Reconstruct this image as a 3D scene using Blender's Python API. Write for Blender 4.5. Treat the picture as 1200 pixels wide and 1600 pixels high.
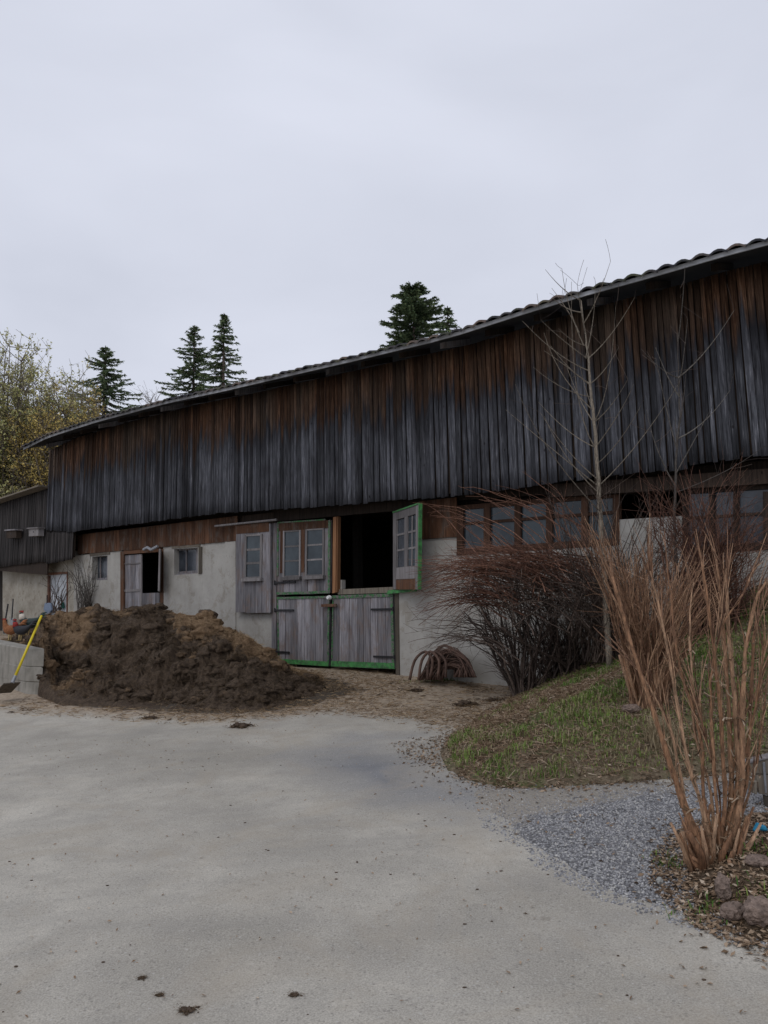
import bpy, math, random
import numpy as np
from mathutils import Vector, Matrix
from math import radians as R
random.seed(7); rng = np.random.default_rng(7)
for o in list(bpy.data.objects): bpy.data.objects.remove(o)
S = bpy.context.scene; C = S.collection

# ------------------------------------------------------------ camera
PITCH, ROLL, CAMZ, F = 8.0, -1.0, 1.6, 1200.0
cm = Matrix.Rotation(R(90 + PITCH), 3, 'X') @ Matrix.Rotation(R(ROLL), 3, 'Z')
cam = bpy.data.cameras.new('camera'); camo = bpy.data.objects.new('camera', cam); C.objects.link(camo)
camo.matrix_world = Matrix.Translation((0, 0, CAMZ)) @ cm.to_4x4()
cam.sensor_fit = 'VERTICAL'; cam.sensor_height = 36; cam.lens = 27; cam.clip_end = 800; cam.clip_start = .05
S.camera = camo
# ------------------------------------------------------------ world and sun (overcast)
SUN_EL, SUN_AZ = 48, 205            # azimuth clockwise from +Y
w = bpy.data.worlds.new('World'); S.world = w; w.use_nodes = True
nt = w.node_tree; nt.nodes.clear()
def wn(t, **k):
    n = nt.nodes.new(t)
    for a, b in k.items(): setattr(n, a, b)
    return n
out = wn('ShaderNodeOutputWorld'); bg = wn('ShaderNodeBackground'); bg.inputs[1].default_value = .1
sky = wn('ShaderNodeTexSky', sky_type='NISHITA', sun_disc=False); sky.sun_elevation = R(SUN_EL); sky.sun_rotation = R(SUN_AZ)
tc = wn('ShaderNodeTexCoord'); mp = wn('ShaderNodeMapping'); mp.inputs['Scale'].default_value = (1.2, 1.2, 3.0)
no = wn('ShaderNodeTexNoise'); no.inputs['Scale'].default_value = 1.7; no.inputs['Detail'].default_value = 5; no.inputs['Roughness'].default_value = .45
no.inputs['Distortion'].default_value = .3
cr = wn('ShaderNodeValToRGB'); e = cr.color_ramp.elements
e[0].position = .28; e[0].color = (6.2, 6.5, 7.5, 1); e[1].position = .72; e[1].color = (7.6, 7.9, 9.0, 1)
mx = wn('ShaderNodeMix', data_type='RGBA'); mx.inputs[0].default_value = .95
L = nt.links.new
L(tc.outputs['Generated'], mp.inputs[0]); L(mp.outputs[0], no.inputs[0]); L(no.outputs[0], cr.inputs[0])
L(sky.outputs[0], mx.inputs[6]); L(cr.outputs[0], mx.inputs[7]); L(mx.outputs[2], bg.inputs[0]); L(bg.outputs[0], out.inputs[0])
sun = bpy.data.lights.new('sun', 'SUN'); sun.energy = .55; sun.angle = R(25); sun.color = (1, .96, .9)
so = bpy.data.objects.new('sun', sun); C.objects.link(so)
sd = Vector((math.sin(R(SUN_AZ)) * math.cos(R(SUN_EL)), math.cos(R(SUN_AZ)) * math.cos(R(SUN_EL)), math.sin(R(SUN_EL))))
so.rotation_euler = sd.to_track_quat('Z', 'Y').to_euler()
vs = S.view_settings; vs.view_transform = 'Standard'; vs.look = 'None'; vs.exposure = 0.0; vs.gamma = 1; vs.use_curve_mapping = False
S.render.resolution_x = 768; S.render.resolution_y = 1024

# ------------------------------------------------------------ geometry helpers
def ray(px, py):
    return (cm @ Vector(((px - 600) / F, -(py - 800) / F, -1))).normalized()
def at(px, py, Y):                      # the point seen at a pixel at world distance Y
    d = ray(px, py); k = Y / d.y
    return Vector((d.x * k, Y, CAMZ + d.z * k))
class Plane:                            # a vertical plane: origin, direction along it, t goes inward
    def __init__(s, o, e):
        s.o = Vector((o[0], o[1], 0)); s.e = Vector((e[0], e[1], 0)).normalized(); s.n = Vector((-s.e.y, s.e.x, 0))
    def hit(s, px, py, t=0):
        d = ray(px, py); o = s.o + s.n * t
        k = (o - Vector((0, 0, CAMZ))).dot(s.n) / d.dot(s.n)
        p = Vector((0, 0, CAMZ)) + d * k
        return (p - o).dot(s.e), p.z
    def w(s, a, t, z): return s.o + s.e * a + s.n * t + Vector((0, 0, z))
ANG = math.atan(1500 / 1200)
W = Plane((-.93, 14.0), (math.sin(ANG), -math.cos(ANG)))
class Quad:                             # four picture corners (TL,TR,BR,BL) laid on a plane
    def __init__(s, pl, c, t=0):
        s.pl = pl; s.t = t; s.c = [pl.hit(x, y, t) for x, y in c]
    def p(s, u, v, d=0):
        a, b, c2, e2 = s.c
        q = [(a[i] * (1 - u) + b[i] * u) * (1 - v) + (e2[i] * (1 - u) + c2[i] * u) * v for i in (0, 1)]
        return s.pl.w(q[0], s.t + d, q[1])
    def width(s): return abs(s.c[1][0] - s.c[0][0])
    def height(s): return abs(s.c[0][1] - s.c[3][1])
class MB:
    def __init__(s): s.v = []; s.f = []; s.a = []
    def hexa(s, p, a=None):             # 8 corners: front TL,TR,BR,BL then back
        n = len(s.v); s.v += [tuple(q) for q in p]
        s.f += [(n+i for i in f) for f in ((3,2,1,0),(4,5,6,7),(0,1,5,4),(2,3,7,6),(1,2,6,5),(3,0,4,7))]
        s.f[-6:] = [tuple(f) for f in s.f[-6:]]
        s.a += [a if a else random.random()] * 8
    def q(s, Q, u0, u1, v0, v1, d0, d1):
        s.hexa([Q.p(u0,v0,d0),Q.p(u1,v0,d0),Q.p(u1,v1,d0),Q.p(u0,v1,d0),Q.p(u0,v0,d1),Q.p(u1,v0,d1),Q.p(u1,v1,d1),Q.p(u0,v1,d1)])
    def box(s, pl, a0, a1, t0, t1, z0, z1, z0b=None, z1b=None):
        if z0b is None: z0b = z0
        if z1b is None: z1b = z1
        w_ = pl.w
        s.hexa([w_(a0,t0,z1),w_(a1,t0,z1b),w_(a1,t0,z0b),w_(a0,t0,z0),w_(a0,t1,z1),w_(a1,t1,z1b),w_(a1,t1,z0b),w_(a0,t1,z0)])
    def beam(s, p, q, wd, th, up=Vector((0,0,1))):
        p = Vector(p); q = Vector(q); d = (q - p).normalized(); x = d.cross(up)
        x = x.normalized() if x.length > 1e-4 else Vector((1,0,0)); y = x.cross(d).normalized()
        x *= wd / 2; y *= th / 2
        s.hexa([p-x+y, p+x+y, p+x-y, p-x-y, q-x+y, q+x+y, q+x-y, q-x-y])
    def tube(s, pts, rad, n=8):
        pts = [Vector(p) for p in pts]; k0 = len(s.v); m = len(pts)
        rad = rad if hasattr(rad, '__len__') else [rad] * m
        rf = None; a = random.random()
        for i, p in enumerate(pts):
            d = (pts[min(i+1, m-1)] - pts[max(i-1, 0)]).normalized()
            if rf is None: rf = d.orthogonal().normalized()
            rf = (rf - d * rf.dot(d)).normalized(); b = d.cross(rf)
            for j in range(n):
                t = 2 * math.pi * j / n
                s.v.append(tuple(p + (rf * math.cos(t) + b * math.sin(t)) * rad[i])); s.a.append(a)
        for i in range(m - 1):
            for j in range(n):
                s.f.append((k0+i*n+j, k0+i*n+(j+1)%n, k0+(i+1)*n+(j+1)%n, k0+(i+1)*n+j))
        s.f.append(tuple(k0 + j for j in reversed(range(n)))); s.f.append(tuple(k0 + (m-1)*n + j for j in range(n)))
    def build(s, name, mat, parent=None, smooth=False, bevel=0, loc=None):
        base = Vector(parent.location) if parent and parent.parent is None else (Vector(parent['_b']) if parent else (Vector(loc) if loc else Vector((0,0,0))))
        me = bpy.data.meshes.new(name); me.from_pydata([tuple(Vector(v) - base) for v in s.v], [], s.f)
        at_ = me.attributes.new('rnd', 'FLOAT', 'POINT'); at_.data.foreach_set('value', s.a)
        return link(name, me, mat, parent, smooth, bevel, base, loc)
def link(name, me, mat, parent=None, smooth=False, bevel=0, base=(0,0,0), loc=None):
    if isinstance(mat, (list, tuple)):
        for m in mat: me.materials.append(m)
    else: me.materials.append(mat)
    if smooth: me.polygons.foreach_set('use_smooth', [True] * len(me.polygons))
    me.update()
    o = bpy.data.objects.new(name, me); C.objects.link(o)
    if parent: o.parent = parent
    elif loc is not None: o.location = loc
    o['_b'] = tuple(base)
    if bevel:
        b = o.modifiers.new('bevel', 'BEVEL'); b.width = bevel; b.segments = 1; b.limit_method = 'ANGLE'
    return o
def npmesh(name, V, Fc, mat, parent=None, smooth=False, attrs=None, loc=None, base=None):
    """fast mesh from arrays; Fc is (N,3) or (N,4)"""
    V = np.asarray(V, dtype=np.float64).reshape(-1, 3)
    if base is None:
        base = np.array(parent.location) if parent and parent.parent is None else (np.array(parent['_b']) if parent else (np.array(loc) if loc is not None else np.zeros(3)))
    V = V - base
    me = bpy.data.meshes.new(name); k = Fc.shape[1]
    me.vertices.add(len(V)); me.vertices.foreach_set('co', V.astype(np.float32).ravel())
    me.loops.add(Fc.size); me.loops.foreach_set('vertex_index', Fc.astype(np.int32).ravel())
    me.polygons.add(len(Fc)); me.polygons.foreach_set('loop_start', np.arange(0, Fc.size, k, dtype=np.int32))
    try: me.polygons.foreach_set('loop_total', np.full(len(Fc), k, dtype=np.int32))
    except Exception: pass
    me.update(calc_edges=True)
    for n_, a in (attrs or {}).items():
        t = me.attributes.new(n_, 'FLOAT', 'POINT'); t.data.foreach_set('value', np.asarray(a, dtype=np.float32))
    o = link(name, me, mat, parent, smooth, 0, tuple(base), loc); me.validate()
    return o
def empty(name, loc):
    o = bpy.data.objects.new(name, None); C.objects.link(o); o.location = loc; o.empty_display_size = .2; o['_b'] = tuple(loc); return o
def tag(o, label=None, cat=None, group=None, kind=None):
    if label: o['label'] = label
    if cat: o['category'] = cat
    if group: o['group'] = group
    if kind: o['kind'] = kind
    return o
# tubes in bulk: P (N,K,3), r (N,K)
def tubes(P, r, sides=4, a=None):
    N, K, _ = P.shape
    T = np.gradient(P, axis=1); T /= np.linalg.norm(T, axis=2, keepdims=True) + 1e-9
    ref = np.tile(np.array([.31, .52, .17]) , (N, 1)) + rng.normal(size=(N, 3)) * .5
    ref = ref[:, None, :] * np.ones((1, K, 1))
    n1 = np.cross(T, ref); n1 /= np.linalg.norm(n1, axis=2, keepdims=True) + 1e-9
    n2 = np.cross(T, n1)
    th = np.arange(sides) * 2 * np.pi / sides
    V = P[:, :, None, :] + r[:, :, None, None] * (np.cos(th)[None, None, :, None] * n1[:, :, None, :] + np.sin(th)[None, None, :, None] * n2[:, :, None, :])
    idx = np.arange(N * K * sides).reshape(N, K, sides)
    A = idx[:, :-1, :]; B = np.roll(A, -1, 2); D = idx[:, 1:, :]; E = np.roll(D, -1, 2)
    Fc = np.stack([A, B, E, D], -1).reshape(-1, 4)
    av = (rng.random(N) if a is None else a)[:, None, None] * np.ones((1, K, sides))
    return V.reshape(-1, 3), Fc, av.ravel()
def bez(p0, p1, p2, K=8):
    t = np.linspace(0, 1, K)[None, :, None]
    return (1-t)**2 * p0[:, None, :] + 2*t*(1-t) * p1[:, None, :] + t*t * p2[:, None, :]
class Bulk:
    def __init__(s): s.V = []; s.F = []; s.A = []; s.n = 0
    def add(s, V, Fc, A):
        s.V.append(V); s.F.append(Fc + s.n); s.A.append(A); s.n += len(V)
    def build(s, name, mat, parent=None, **k):
        return npmesh(name, np.concatenate(s.V), np.concatenate(s.F), mat, parent, attrs={'rnd': np.concatenate(s.A)}, **k)
# smooth value noise in numpy
def vnoise(x, y, seed=0, sc=1.0):
    x = np.asarray(x, float) * sc; y = np.asarray(y, float) * sc
    xi = np.floor(x).astype(np.int64); yi = np.floor(y).astype(np.int64); fx = x - xi; fy = y - yi
    fx = fx*fx*(3-2*fx); fy = fy*fy*(3-2*fy)
    def h(a, b):
        n = (a * 374761393 + b * 668265263 + seed * 974634777) & 0xffffffff
        n = ((n ^ (n >> 13)) * 1274126177) & 0xffffffff
        return ((n ^ (n >> 16)) & 0xffff) / 65535.0
    return (h(xi,yi)*(1-fx)+h(xi+1,yi)*fx)*(1-fy) + (h(xi,yi+1)*(1-fx)+h(xi+1,yi+1)*fx)*fy
def fbm(x, y, seed=0, sc=1.0, o=4):
    r = 0; a = .5
    for i in range(o): r = r + a * (vnoise(x, y, seed+i, sc) - .5); sc *= 2.03; a *= .5
    return r
def sdist(x, y, poly):                  # signed distance, positive inside
    x = np.asarray(x, float); y = np.asarray(y, float)
    d = np.full(x.shape, 1e9); ins = np.zeros(x.shape, bool); n = len(poly)
    for i in range(n):
        ax, ay = poly[i]; bx, by = poly[(i+1) % n]
        ex, ey = bx-ax, by-ay; l = ex*ex+ey*ey+1e-12
        t = np.clip(((x-ax)*ex+(y-ay)*ey)/l, 0, 1)
        d = np.minimum(d, (x-ax-t*ex)**2+(y-ay-t*ey)**2)
        c = ((ay > y) != (by > y)) & (x < (bx-ax)*(y-ay)/(by-ay+1e-12)+ax); ins ^= c
    return np.where(ins, 1, -1)*np.sqrt(d)
# ------------------------------------------------------------ terrain
base_px = [(-40, 985), (150, 1000), (300, 1018), (430, 1040), (520, 1045), (617, 1054), (700, 1062), (850, 1078)]
bs = [W.hit(*p) for p in base_px]
BS = [b[0] for b in bs] + [12, 30]; BZ = [b[1] for b in bs] + [bs[-1][1] - .1, .3]
def wallc(x, y):
    dx = x - W.o.x; dy = y - W.o.y
    return dx*W.e.x + dy*W.e.y, -(dx*W.n.x + dy*W.n.y)
def yard(x, y):
    x = np.asarray(x, float); y = np.asarray(y, float)
    s, p = wallc(x, y)
    zw = np.interp(s, BS, BZ)
    k = np.clip(1 - p/9.2, 0, 1)
    z = zw * k**1.25
    return z + fbm(x, y, 3, .35, 2)*.05*np.clip(p/2, 0, 1)
def ground_px(px, py, fn=yard):
    d = ray(px, py); lo = None; t = 1.0
    while t < 60:
        p = Vector((0,0,CAMZ)) + d*t
        if p.z < float(fn(p.x, p.y)): break
        t += .1
    a, b = t-.1, t
    for _ in range(20):
        m = (a+b)/2; p = Vector((0,0,CAMZ)) + d*m
        if p.z < float(fn(p.x, p.y)): b = m
        else: a = m
    p = Vector((0,0,CAMZ)) + d*b
    return p
bank_px = [(1215,1196),(1150,1206),(1040,1218),(960,1226),(900,1228),(840,1232),(780,1231),(735,1222),(700,1205),(682,1180),(700,1155),(740,1132),(775,1108),(800,1088)]
bk = [ground_px(*p) for p in bank_px]
bank_poly = [(p.x, p.y) for p in bk]
e1 = W.w(W.hit(822, 1075)[0], 0, 0); e2 = W.w(30, 0, 0)
bank_poly = [(bank_poly[0][0]+14, bank_poly[0][1]-3.0)] + bank_poly + [(e1.x, e1.y), (e2.x, e2.y)]
bw = [W.hit(*p) for p in [(822,1072),(880,1048),(950,1020),(1030,992),(1110,955),(1200,912)]]
BWS = [b[0] for b in bw] + [30]; BWZ = [b[1] for b in bw] + [bw[-1][1]+.5]
edge_line = bank_poly[:-2]
def dline(x, y, pl):
    d = np.full(np.shape(x), 1e9)
    for (ax, ay), (bx, by) in zip(pl[:-1], pl[1:]):
        ex, ey = bx-ax, by-ay; t = np.clip(((x-ax)*ex+(y-ay)*ey)/(ex*ex+ey*ey), 0, 1)
        d = np.minimum(d, (x-ax-t*ex)**2+(y-ay-t*ey)**2)
    return np.sqrt(d)
def bank(x, y):
    x = np.asarray(x, float); y = np.asarray(y, float)
    sdv = sdist(x, y, bank_poly); s, p = wallc(x, y); y0 = yard(x, y)
    de = dline(x, y, edge_line); pp = np.clip(p, 0, None)
    f = np.clip(de/(de+pp+.01), 0, 1)**.85
    zb = y0 + (np.interp(s, BWS, BWZ)-y0)*f + .03*np.minimum(de*4, 1) + fbm(x, y, 11, 1.5, 4)*.12*np.minimum(de*2, 1)
    zb = np.where(p < 0, np.interp(s, BWS, BWZ), zb)
    return np.where(sdv > 0, zb, y0 - .05 - np.minimum(de*.5, .3))
def terrain(x, y): return np.maximum(yard(x, y), bank(x, y))
mound_px = [(1035,1345),(1030,1385),(1070,1425),(1120,1455),(1180,1480),(1240,1500),(1330,1400),(1330,1290),(1200,1280),(1110,1290),(1060,1315)]
mound_poly = [(lambda p: (p.x, p.y))(ground_px(*q)) for q in mound_px]
def mound(x, y):
    d = sdist(x, y, mound_poly) + fbm(x, y, 21, 6, 3)*.16
    return yard(x, y) - .03 + np.clip(d*.45, -.1, .19) + fbm(x, y, 5, 7, 4)*.05*np.clip(d*5, 0, 1)
gravel_px = [(700,1243),(760,1285),(815,1335),(880,1385),(950,1412),(1030,1432),(1110,1465),(1230,1500),(1400,1400),(1400,1170),(1215,1190),(1040,1212),(900,1222),(780,1225),(730,1228)]
gravel_poly = [(lambda p: (p.x, p.y))(ground_px(*q)) for q in gravel_px]
gravel_core_px = [(775,1290),(860,1370),(950,1412),(1040,1432),(1230,1500),(1400,1400),(1400,1215),(1215,1222),(1060,1238),(920,1262),(850,1280)]
gcore = [(lambda p: (p.x, p.y))(ground_px(*q)) for q in gravel_core_px]
def gravel(x, y):
    d = sdist(x, y, gravel_poly) + fbm(x, y, 31, 3, 4)*.22
    return yard(x, y) - .012 + np.clip(d*.09, -.05, .034) + fbm(x, y, 6, 9, 3)*.008
def ground_all(x, y): return np.maximum(np.maximum(terrain(x, y), mound(x, y)), gravel(x, y))

# ------------------------------------------------------------ materials
def mat(name):
    m = bpy.data.materials.new(name); m.use_nodes = True
    n = m.node_tree; b = n.nodes['Principled BSDF']; return m, n, b
class NB:
    def __init__(s, name, rough=.85, spec=.3):
        s.m, s.t, s.b = mat(name); s.b.inputs['Roughness'].default_value = rough; s.b.inputs['Specular IOR Level'].default_value = spec
    def n(s, t, **k):
        n = s.t.nodes.new(t)
        for a, b in k.items(): setattr(n, a, b)
        return n
    def l(s, a, b): s.t.links.new(a, b)
    def pos(s, scale=(1,1,1), rot=0):
        t = s.n('ShaderNodeTexCoord'); m = s.n('ShaderNodeMapping'); m.inputs['Scale'].default_value = scale; m.inputs['Rotation'].default_value = (0,0,rot)
        s.l(t.outputs['Object'], m.inputs[0]); return m.outputs[0]
    def noise(s, co, scale, detail=4, rough=.55, dist=0):
        n = s.n('ShaderNodeTexNoise'); n.inputs['Scale'].default_value = scale; n.inputs['Detail'].default_value = detail
        n.inputs['Roughness'].default_value = rough; n.inputs['Distortion'].default_value = dist
        s.l(co, n.inputs['Vector']); return n.outputs[0]
    def vor(s, co, scale, out='Distance', feat='F1'):
        n = s.n('ShaderNodeTexVoronoi', feature=feat); n.inputs['Scale'].default_value = scale; s.l(co, n.inputs['Vector']); return n.outputs[out]
    def ramp(s, x, st):
        n = s.n('ShaderNodeValToRGB'); e = n.color_ramp.elements
        while len(e) < len(st): e.new(.5)
        for i, (p, c) in enumerate(st):
            e[i].position = p; e[i].color = (*c, 1) if hasattr(c, '__len__') else (c, c, c, 1)
        s.l(x, n.inputs[0]); return n.outputs[0]
    def mix(s, f, a, b, mode='MIX'):
        n = s.n('ShaderNodeMix', data_type='RGBA', blend_type=mode)
        for i, v in ((0, f), (6, a), (7, b)):
            if isinstance(v, (int, float)): n.inputs[i].default_value = v if i == 0 else (v, v, v, 1)
            elif isinstance(v, tuple): n.inputs[i].default_value = (*v, 1)
            else: s.l(v, n.inputs[i])
        return n.outputs[2]
    def math(s, op, a, b=0, clamp=False):
        n = s.n('ShaderNodeMath', operation=op, use_clamp=clamp)
        for i, v in ((0, a), (1, b)):
            if isinstance(v, (int, float)): n.inputs[i].default_value = v
            else: s.l(v, n.inputs[i])
        return n.outputs[0]
    def attr(s, name):
        n = s.n('ShaderNodeAttribute', attribute_name=name); return n.outputs['Fac']
    def col(s, c): s.l(c, s.b.inputs['Base Color']) if not isinstance(c, tuple) else setattr(s.b.inputs['Base Color'], 'default_value', (*c, 1)); return s
    def bump(s, h, st=.5, d=.01):
        n = s.n('ShaderNodeBump'); n.inputs['Strength'].default_value = st; n.inputs['Distance'].default_value = d
        s.l(h, n.inputs['Height']); s.l(n.outputs[0], s.b.inputs['Normal']); return s
def simple(name, c, rough=.7, var=.35, scale=30, metal=0, bump=.2, bd=.004):
    s = NB(name, rough); co = s.pos(); n = s.noise(co, scale, 5); r = s.attr('rnd')
    lo = tuple(x*(1-var) for x in c); hi = tuple(min(1, x*(1+var)) for x in c)
    k = s.mix(.35, n, r)
    s.col(s.ramp(k, [(.3, lo), (.7, hi)])); s.b.inputs['Metallic'].default_value = metal
    s.bump(n, bump, bd); return s.m
def wood(name, light, dark, scale=1.0, stain=None, knots=True):
    """weathered wood with grain running up the boards"""
    s = NB(name, .85, .2); r = s.attr('rnd')
    co = s.pos((1, 1, .05)); off = s.n('ShaderNodeVectorMath', operation='ADD'); cmb = s.n('ShaderNodeCombineXYZ')
    s.l(s.math('MULTIPLY', r, 37.0), cmb.inputs[2]); s.l(co, off.inputs[0]); s.l(cmb.outputs[0], off.inputs[1])
    g = s.noise(off.outputs[0], 45*scale, 6, .65, .4)
    big = s.noise(s.pos((1, 1, .35)), 3.5, 4, .6)
    c = s.ramp(g, [(.32, dark), (.66, light)])
    c = s.mix(s.math('MULTIPLY', big, .55), c, tuple(x*.45 for x in dark))
    c = s.mix(1.0, c, s.ramp(r, [(0, .55), (1, 1.25)]), 'MULTIPLY')
    if stain:
        f = s.ramp(s.noise(s.pos((1, 1, .5)), 6, 4, .7), [(.5, 0), (.68, .7)]); c = s.mix(f, c, s.ramp(g, [(.3, tuple(x*.5 for x in stain)), (.7, stain)]))
    if knots:
        kn = s.ramp(s.vor(s.pos((1, 1, .45)), 5.5), [(.03, 1), (.07, 0)]); c = s.mix(s.math('MULTIPLY', kn, .7), c, tuple(x*.3 for x in dark))
    s.col(c); s.bump(g, .5, .004); return s.m
M = {}
# barn siding: brown where the eave keeps it dry, black run-off stain, then silver grey
s = NB('siding_boards', .88, .15); r = s.attr('rnd'); dn = s.attr('down')
co = s.pos((1, 1, .05)); off = s.n('ShaderNodeVectorMath', operation='ADD'); cmb = s.n('ShaderNodeCombineXYZ')
s.l(s.math('MULTIPLY', r, 57.0), cmb.inputs[2]); s.l(co, off.inputs[0]); s.l(cmb.outputs[0], off.inputs[1])
g = s.noise(off.outputs[0], 62, 7, .75, .3); st = s.noise(off.outputs[0], 9, 3, .6)
sl = s.noise(s.pos(), .55, 3, .5)
d2 = s.math('ADD', dn, s.math('MULTIPLY', s.math('SUBTRACT', st, .5), 1.3)); d2 = s.math('ADD', d2, s.math('MULTIPLY', s.math('SUBTRACT', r, .5), .5))
d2 = s.math('ADD', d2, s.math('MULTIPLY', s.math('SUBTRACT', sl, .5), .9))
brown = s.ramp(g, [(.3, (.03, .014, .009)), (.5, (.112, .056, .032)), (.72, (.29, .165, .10))])
brown = s.mix(s.ramp(s.noise(s.pos((1,1,.2)), 1.3, 3), [(.42, 0), (.62, .7)]), brown, s.ramp(g, [(.3, (.05,.038,.03)), (.75, (.17,.135,.105))]))
grey = s.ramp(g, [(.3, (.018, .019, .022)), (.54, (.093, .096, .110)), (.72, (.23, .235, .255))])
grey = s.mix(s.ramp(s.noise(s.pos((1,1,.25)), 2.2, 4, .65), [(.42, 0), (.66, .8)]), grey, (.020, .020, .023))
grey = s.mix(1.0, grey, s.ramp(r, [(0, .5), (.55, .95), (1, 1.4)]), 'MULTIPLY')
brown = s.mix(1.0, brown, s.ramp(r, [(0, .35), (.5, .7), (1, 1.3)]), 'MULTIPLY')
c = s.mix(s.ramp(s.math('DIVIDE', d2, 2.0), [(.28, 0), (.44, 1)]), brown, s.mix(.6, grey, (.014, .013, .015)))
c = s.mix(s.ramp(s.math('DIVIDE', d2, 2.0), [(.40, 0), (.62, 1)]), c, grey)
kn = s.ramp(s.vor(s.pos((1, 1, .5)), 6.5), [(.05, 1), (.10, 0)]); c = s.mix(s.math('MULTIPLY', kn, .85), c, (.012, .010, .010))
sk = s.ramp(s.noise(off.outputs[0], 22, 4, .75), [(.56, 0), (.66, .8)]); c = s.mix(sk, c, (.014, .0135, .015))
lk = s.ramp(s.noise(off.outputs[0], 31, 3, .7), [(.62, 0), (.70, .6)]); c = s.mix(lk, c, s.mix(1.0, c, (2.1, 2.05, 2.0), 'MULTIPLY'))
s.col(c); s.bump(g, .6, .005); M['siding'] = s.m
M['rust_wood'] = wood('rust_brown_boards', (.20, .10, .055), (.06, .028, .017), .8, (.15, .125, .105))
M['grey_wood'] = wood('grey_boards', (.40, .385, .40), (.12, .112, .122), .8, (.24, .17, .135))
M['pale_wood'] = wood('pale_boards', (.33, .31, .31), (.16, .145, .14), .8)
M['frame_wood'] = wood('dull_brown_frames', (.12, .062, .038), (.04, .022, .015), .8)
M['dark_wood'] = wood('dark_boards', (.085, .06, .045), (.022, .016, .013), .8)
M['post_wood'] = wood('orange_post', (.42, .22, .11), (.22, .10, .05), .7, knots=False)
M['old_timber'] = wood('old_timber', (.27, .235, .185), (.12, .10, .08), .6)
# plaster
s = NB('lime_plaster', .92, .15); co = s.pos(); a = s.noise(co, 1.6, 6, .62); b = s.noise(co, 9, 6, .7); fn = s.noise(co, 70, 3)
streak = s.noise(s.pos((1, 1, .12)), 5, 4, .6)
c = s.ramp(a, [(.3, (.30, .285, .255)), (.5, (.385, .37, .34)), (.7, (.45, .435, .40))])
c = s.mix(s.ramp(b, [(.55, 0), (.72, .6)]), c, (.33, .30, .255)); c = s.mix(s.ramp(streak, [(.5, 0), (.75, .55)]), c, (.29, .27, .24))
pat = s.ramp(s.noise(co, 2.8, 7, .75, .4), [(.56, 0), (.60, .55)]); c = s.mix(pat, c, s.mix(1.0, c, (.72, .68, .62), 'MULTIPLY')); wo = s.n('ShaderNodeVectorMath', operation='ADD'); s.l(co, wo.inputs[0]); wn_ = s.n('ShaderNodeTexNoise'); wn_.inputs['Scale'].default_value = 3; wn_.inputs['Detail'].default_value = 5; s.l(co, wn_.inputs['Vector']); s.l(wn_.outputs['Color'], wo.inputs[1])
crk = s.ramp(s.vor(wo.outputs[0], 1.1, 'Distance', 'DISTANCE_TO_EDGE'), [(.0, 1), (.005, 0)]); c = s.mix(s.math('MULTIPLY', crk, .5), c, (.18, .16, .14))
s.col(c); s.bump(s.mix(.5, b, fn), .5, .012); M['plaster'] = s.m
s = NB('old_brown_plaster', .92, .15); co = s.pos(); a = s.noise(co, 1.4, 6, .7); b = s.noise(co, 7, 5, .7)
c = s.ramp(a, [(.35, (.24, .215, .175)), (.5, (.34, .315, .265)), (.66, (.42, .40, .35))]); c = s.mix(s.ramp(b, [(.55, 0), (.65, .7)]), c, (.20, .165, .125))
s.col(c); s.bump(b, .6, .015); M['old_plaster'] = s.m
s = NB('concrete', .9, .2); co = s.pos(); a = s.noise(co, 2.5, 6, .7); b = s.noise(co, 40, 4)
c = s.ramp(a, [(.3, (.21, .198, .17)), (.7, (.37, .35, .31))]); c = s.mix(s.ramp(s.noise(s.pos((1,1,.2)), 7, 4), [(.52, 0), (.7, .6)]), c, (.14, .13, .11))
s.col(c); s.bump(b, .4, .006); M['concrete'] = s.m
# green paint, flaking
s = NB('green_paint', .6, .4); co = s.pos(); a = s.noise(co, 14, 5, .7)
c = s.ramp(a, [(.38, (.035, .10, .04)), (.6, (.06, .27, .07))]); c = s.mix(s.ramp(s.noise(co, 30, 5, .7), [(.58, 0), (.62, 1)]), c, (.16, .14, .12))
s.col(c); M['green'] = s.m
s = NB('worn_green_paint', .7, .3); co = s.pos(); a = s.noise(co, 14, 5, .7)
c = s.ramp(a, [(.38, (.03, .075, .035)), (.6, (.05, .20, .06))]); c = s.mix(s.ramp(s.noise(co, 22, 5, .7), [(.48, 0), (.54, 1)]), c, (.15, .14, .13))
s.col(c); M['green_worn'] = s.m
s = NB('window_glass', .16, .45); co = s.pos(); a = s.noise(co, 2.3, 4, .6)
s.col(s.ramp(a, [(.35, (.012, .02, .026)), (.65, (.04, .055, .064))])); s.bump(s.noise(co, 3, 2), .15, .01); M['glass'] = s.m
s = NB('dusty_dark_glass', .2, .6); co = s.pos(); a = s.noise(co, 3, 4, .6)
s.col(s.ramp(a, [(.35, (.015, .018, .024)), (.7, (.06, .07, .085))])); M['dark_glass'] = s.m
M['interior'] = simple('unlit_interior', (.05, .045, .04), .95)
M['iron'] = simple('black_iron', (.02, .02, .022), .6)
M['metal'] = simple('grey_metal', (.30, .31, .33), .5, metal=.3)
s = NB('roof_tile', .9, .2); co = s.pos(); r = s.attr('rnd'); a = s.noise(co, 8, 5, .7)
c = s.ramp(s.mix(.5, a, r), [(.3, (.03, .03, .035)), (.6, (.085, .075, .072)), (.75, (.14, .10, .08))]); c = s.mix(s.ramp(s.noise(co, 3, 5, .7), [(.5, 0), (.62, .7)]), c, (.07, .075, .04))
s.col(c); s.bump(a, .5, .01); M['tile'] = s.m
M['soffit'] = simple('shaded_soffit_boards', (.018, .015, .014), .95)  # darker than the wood itself: eave shade put into the colour
M['shed_boards'] = wood('shed_boards', (.085, .075, .072), (.02, .018, .018), .8)
M['fascia'] = simple('fascia_zinc', (.40, .41, .43), .6, .35, 6)
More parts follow.
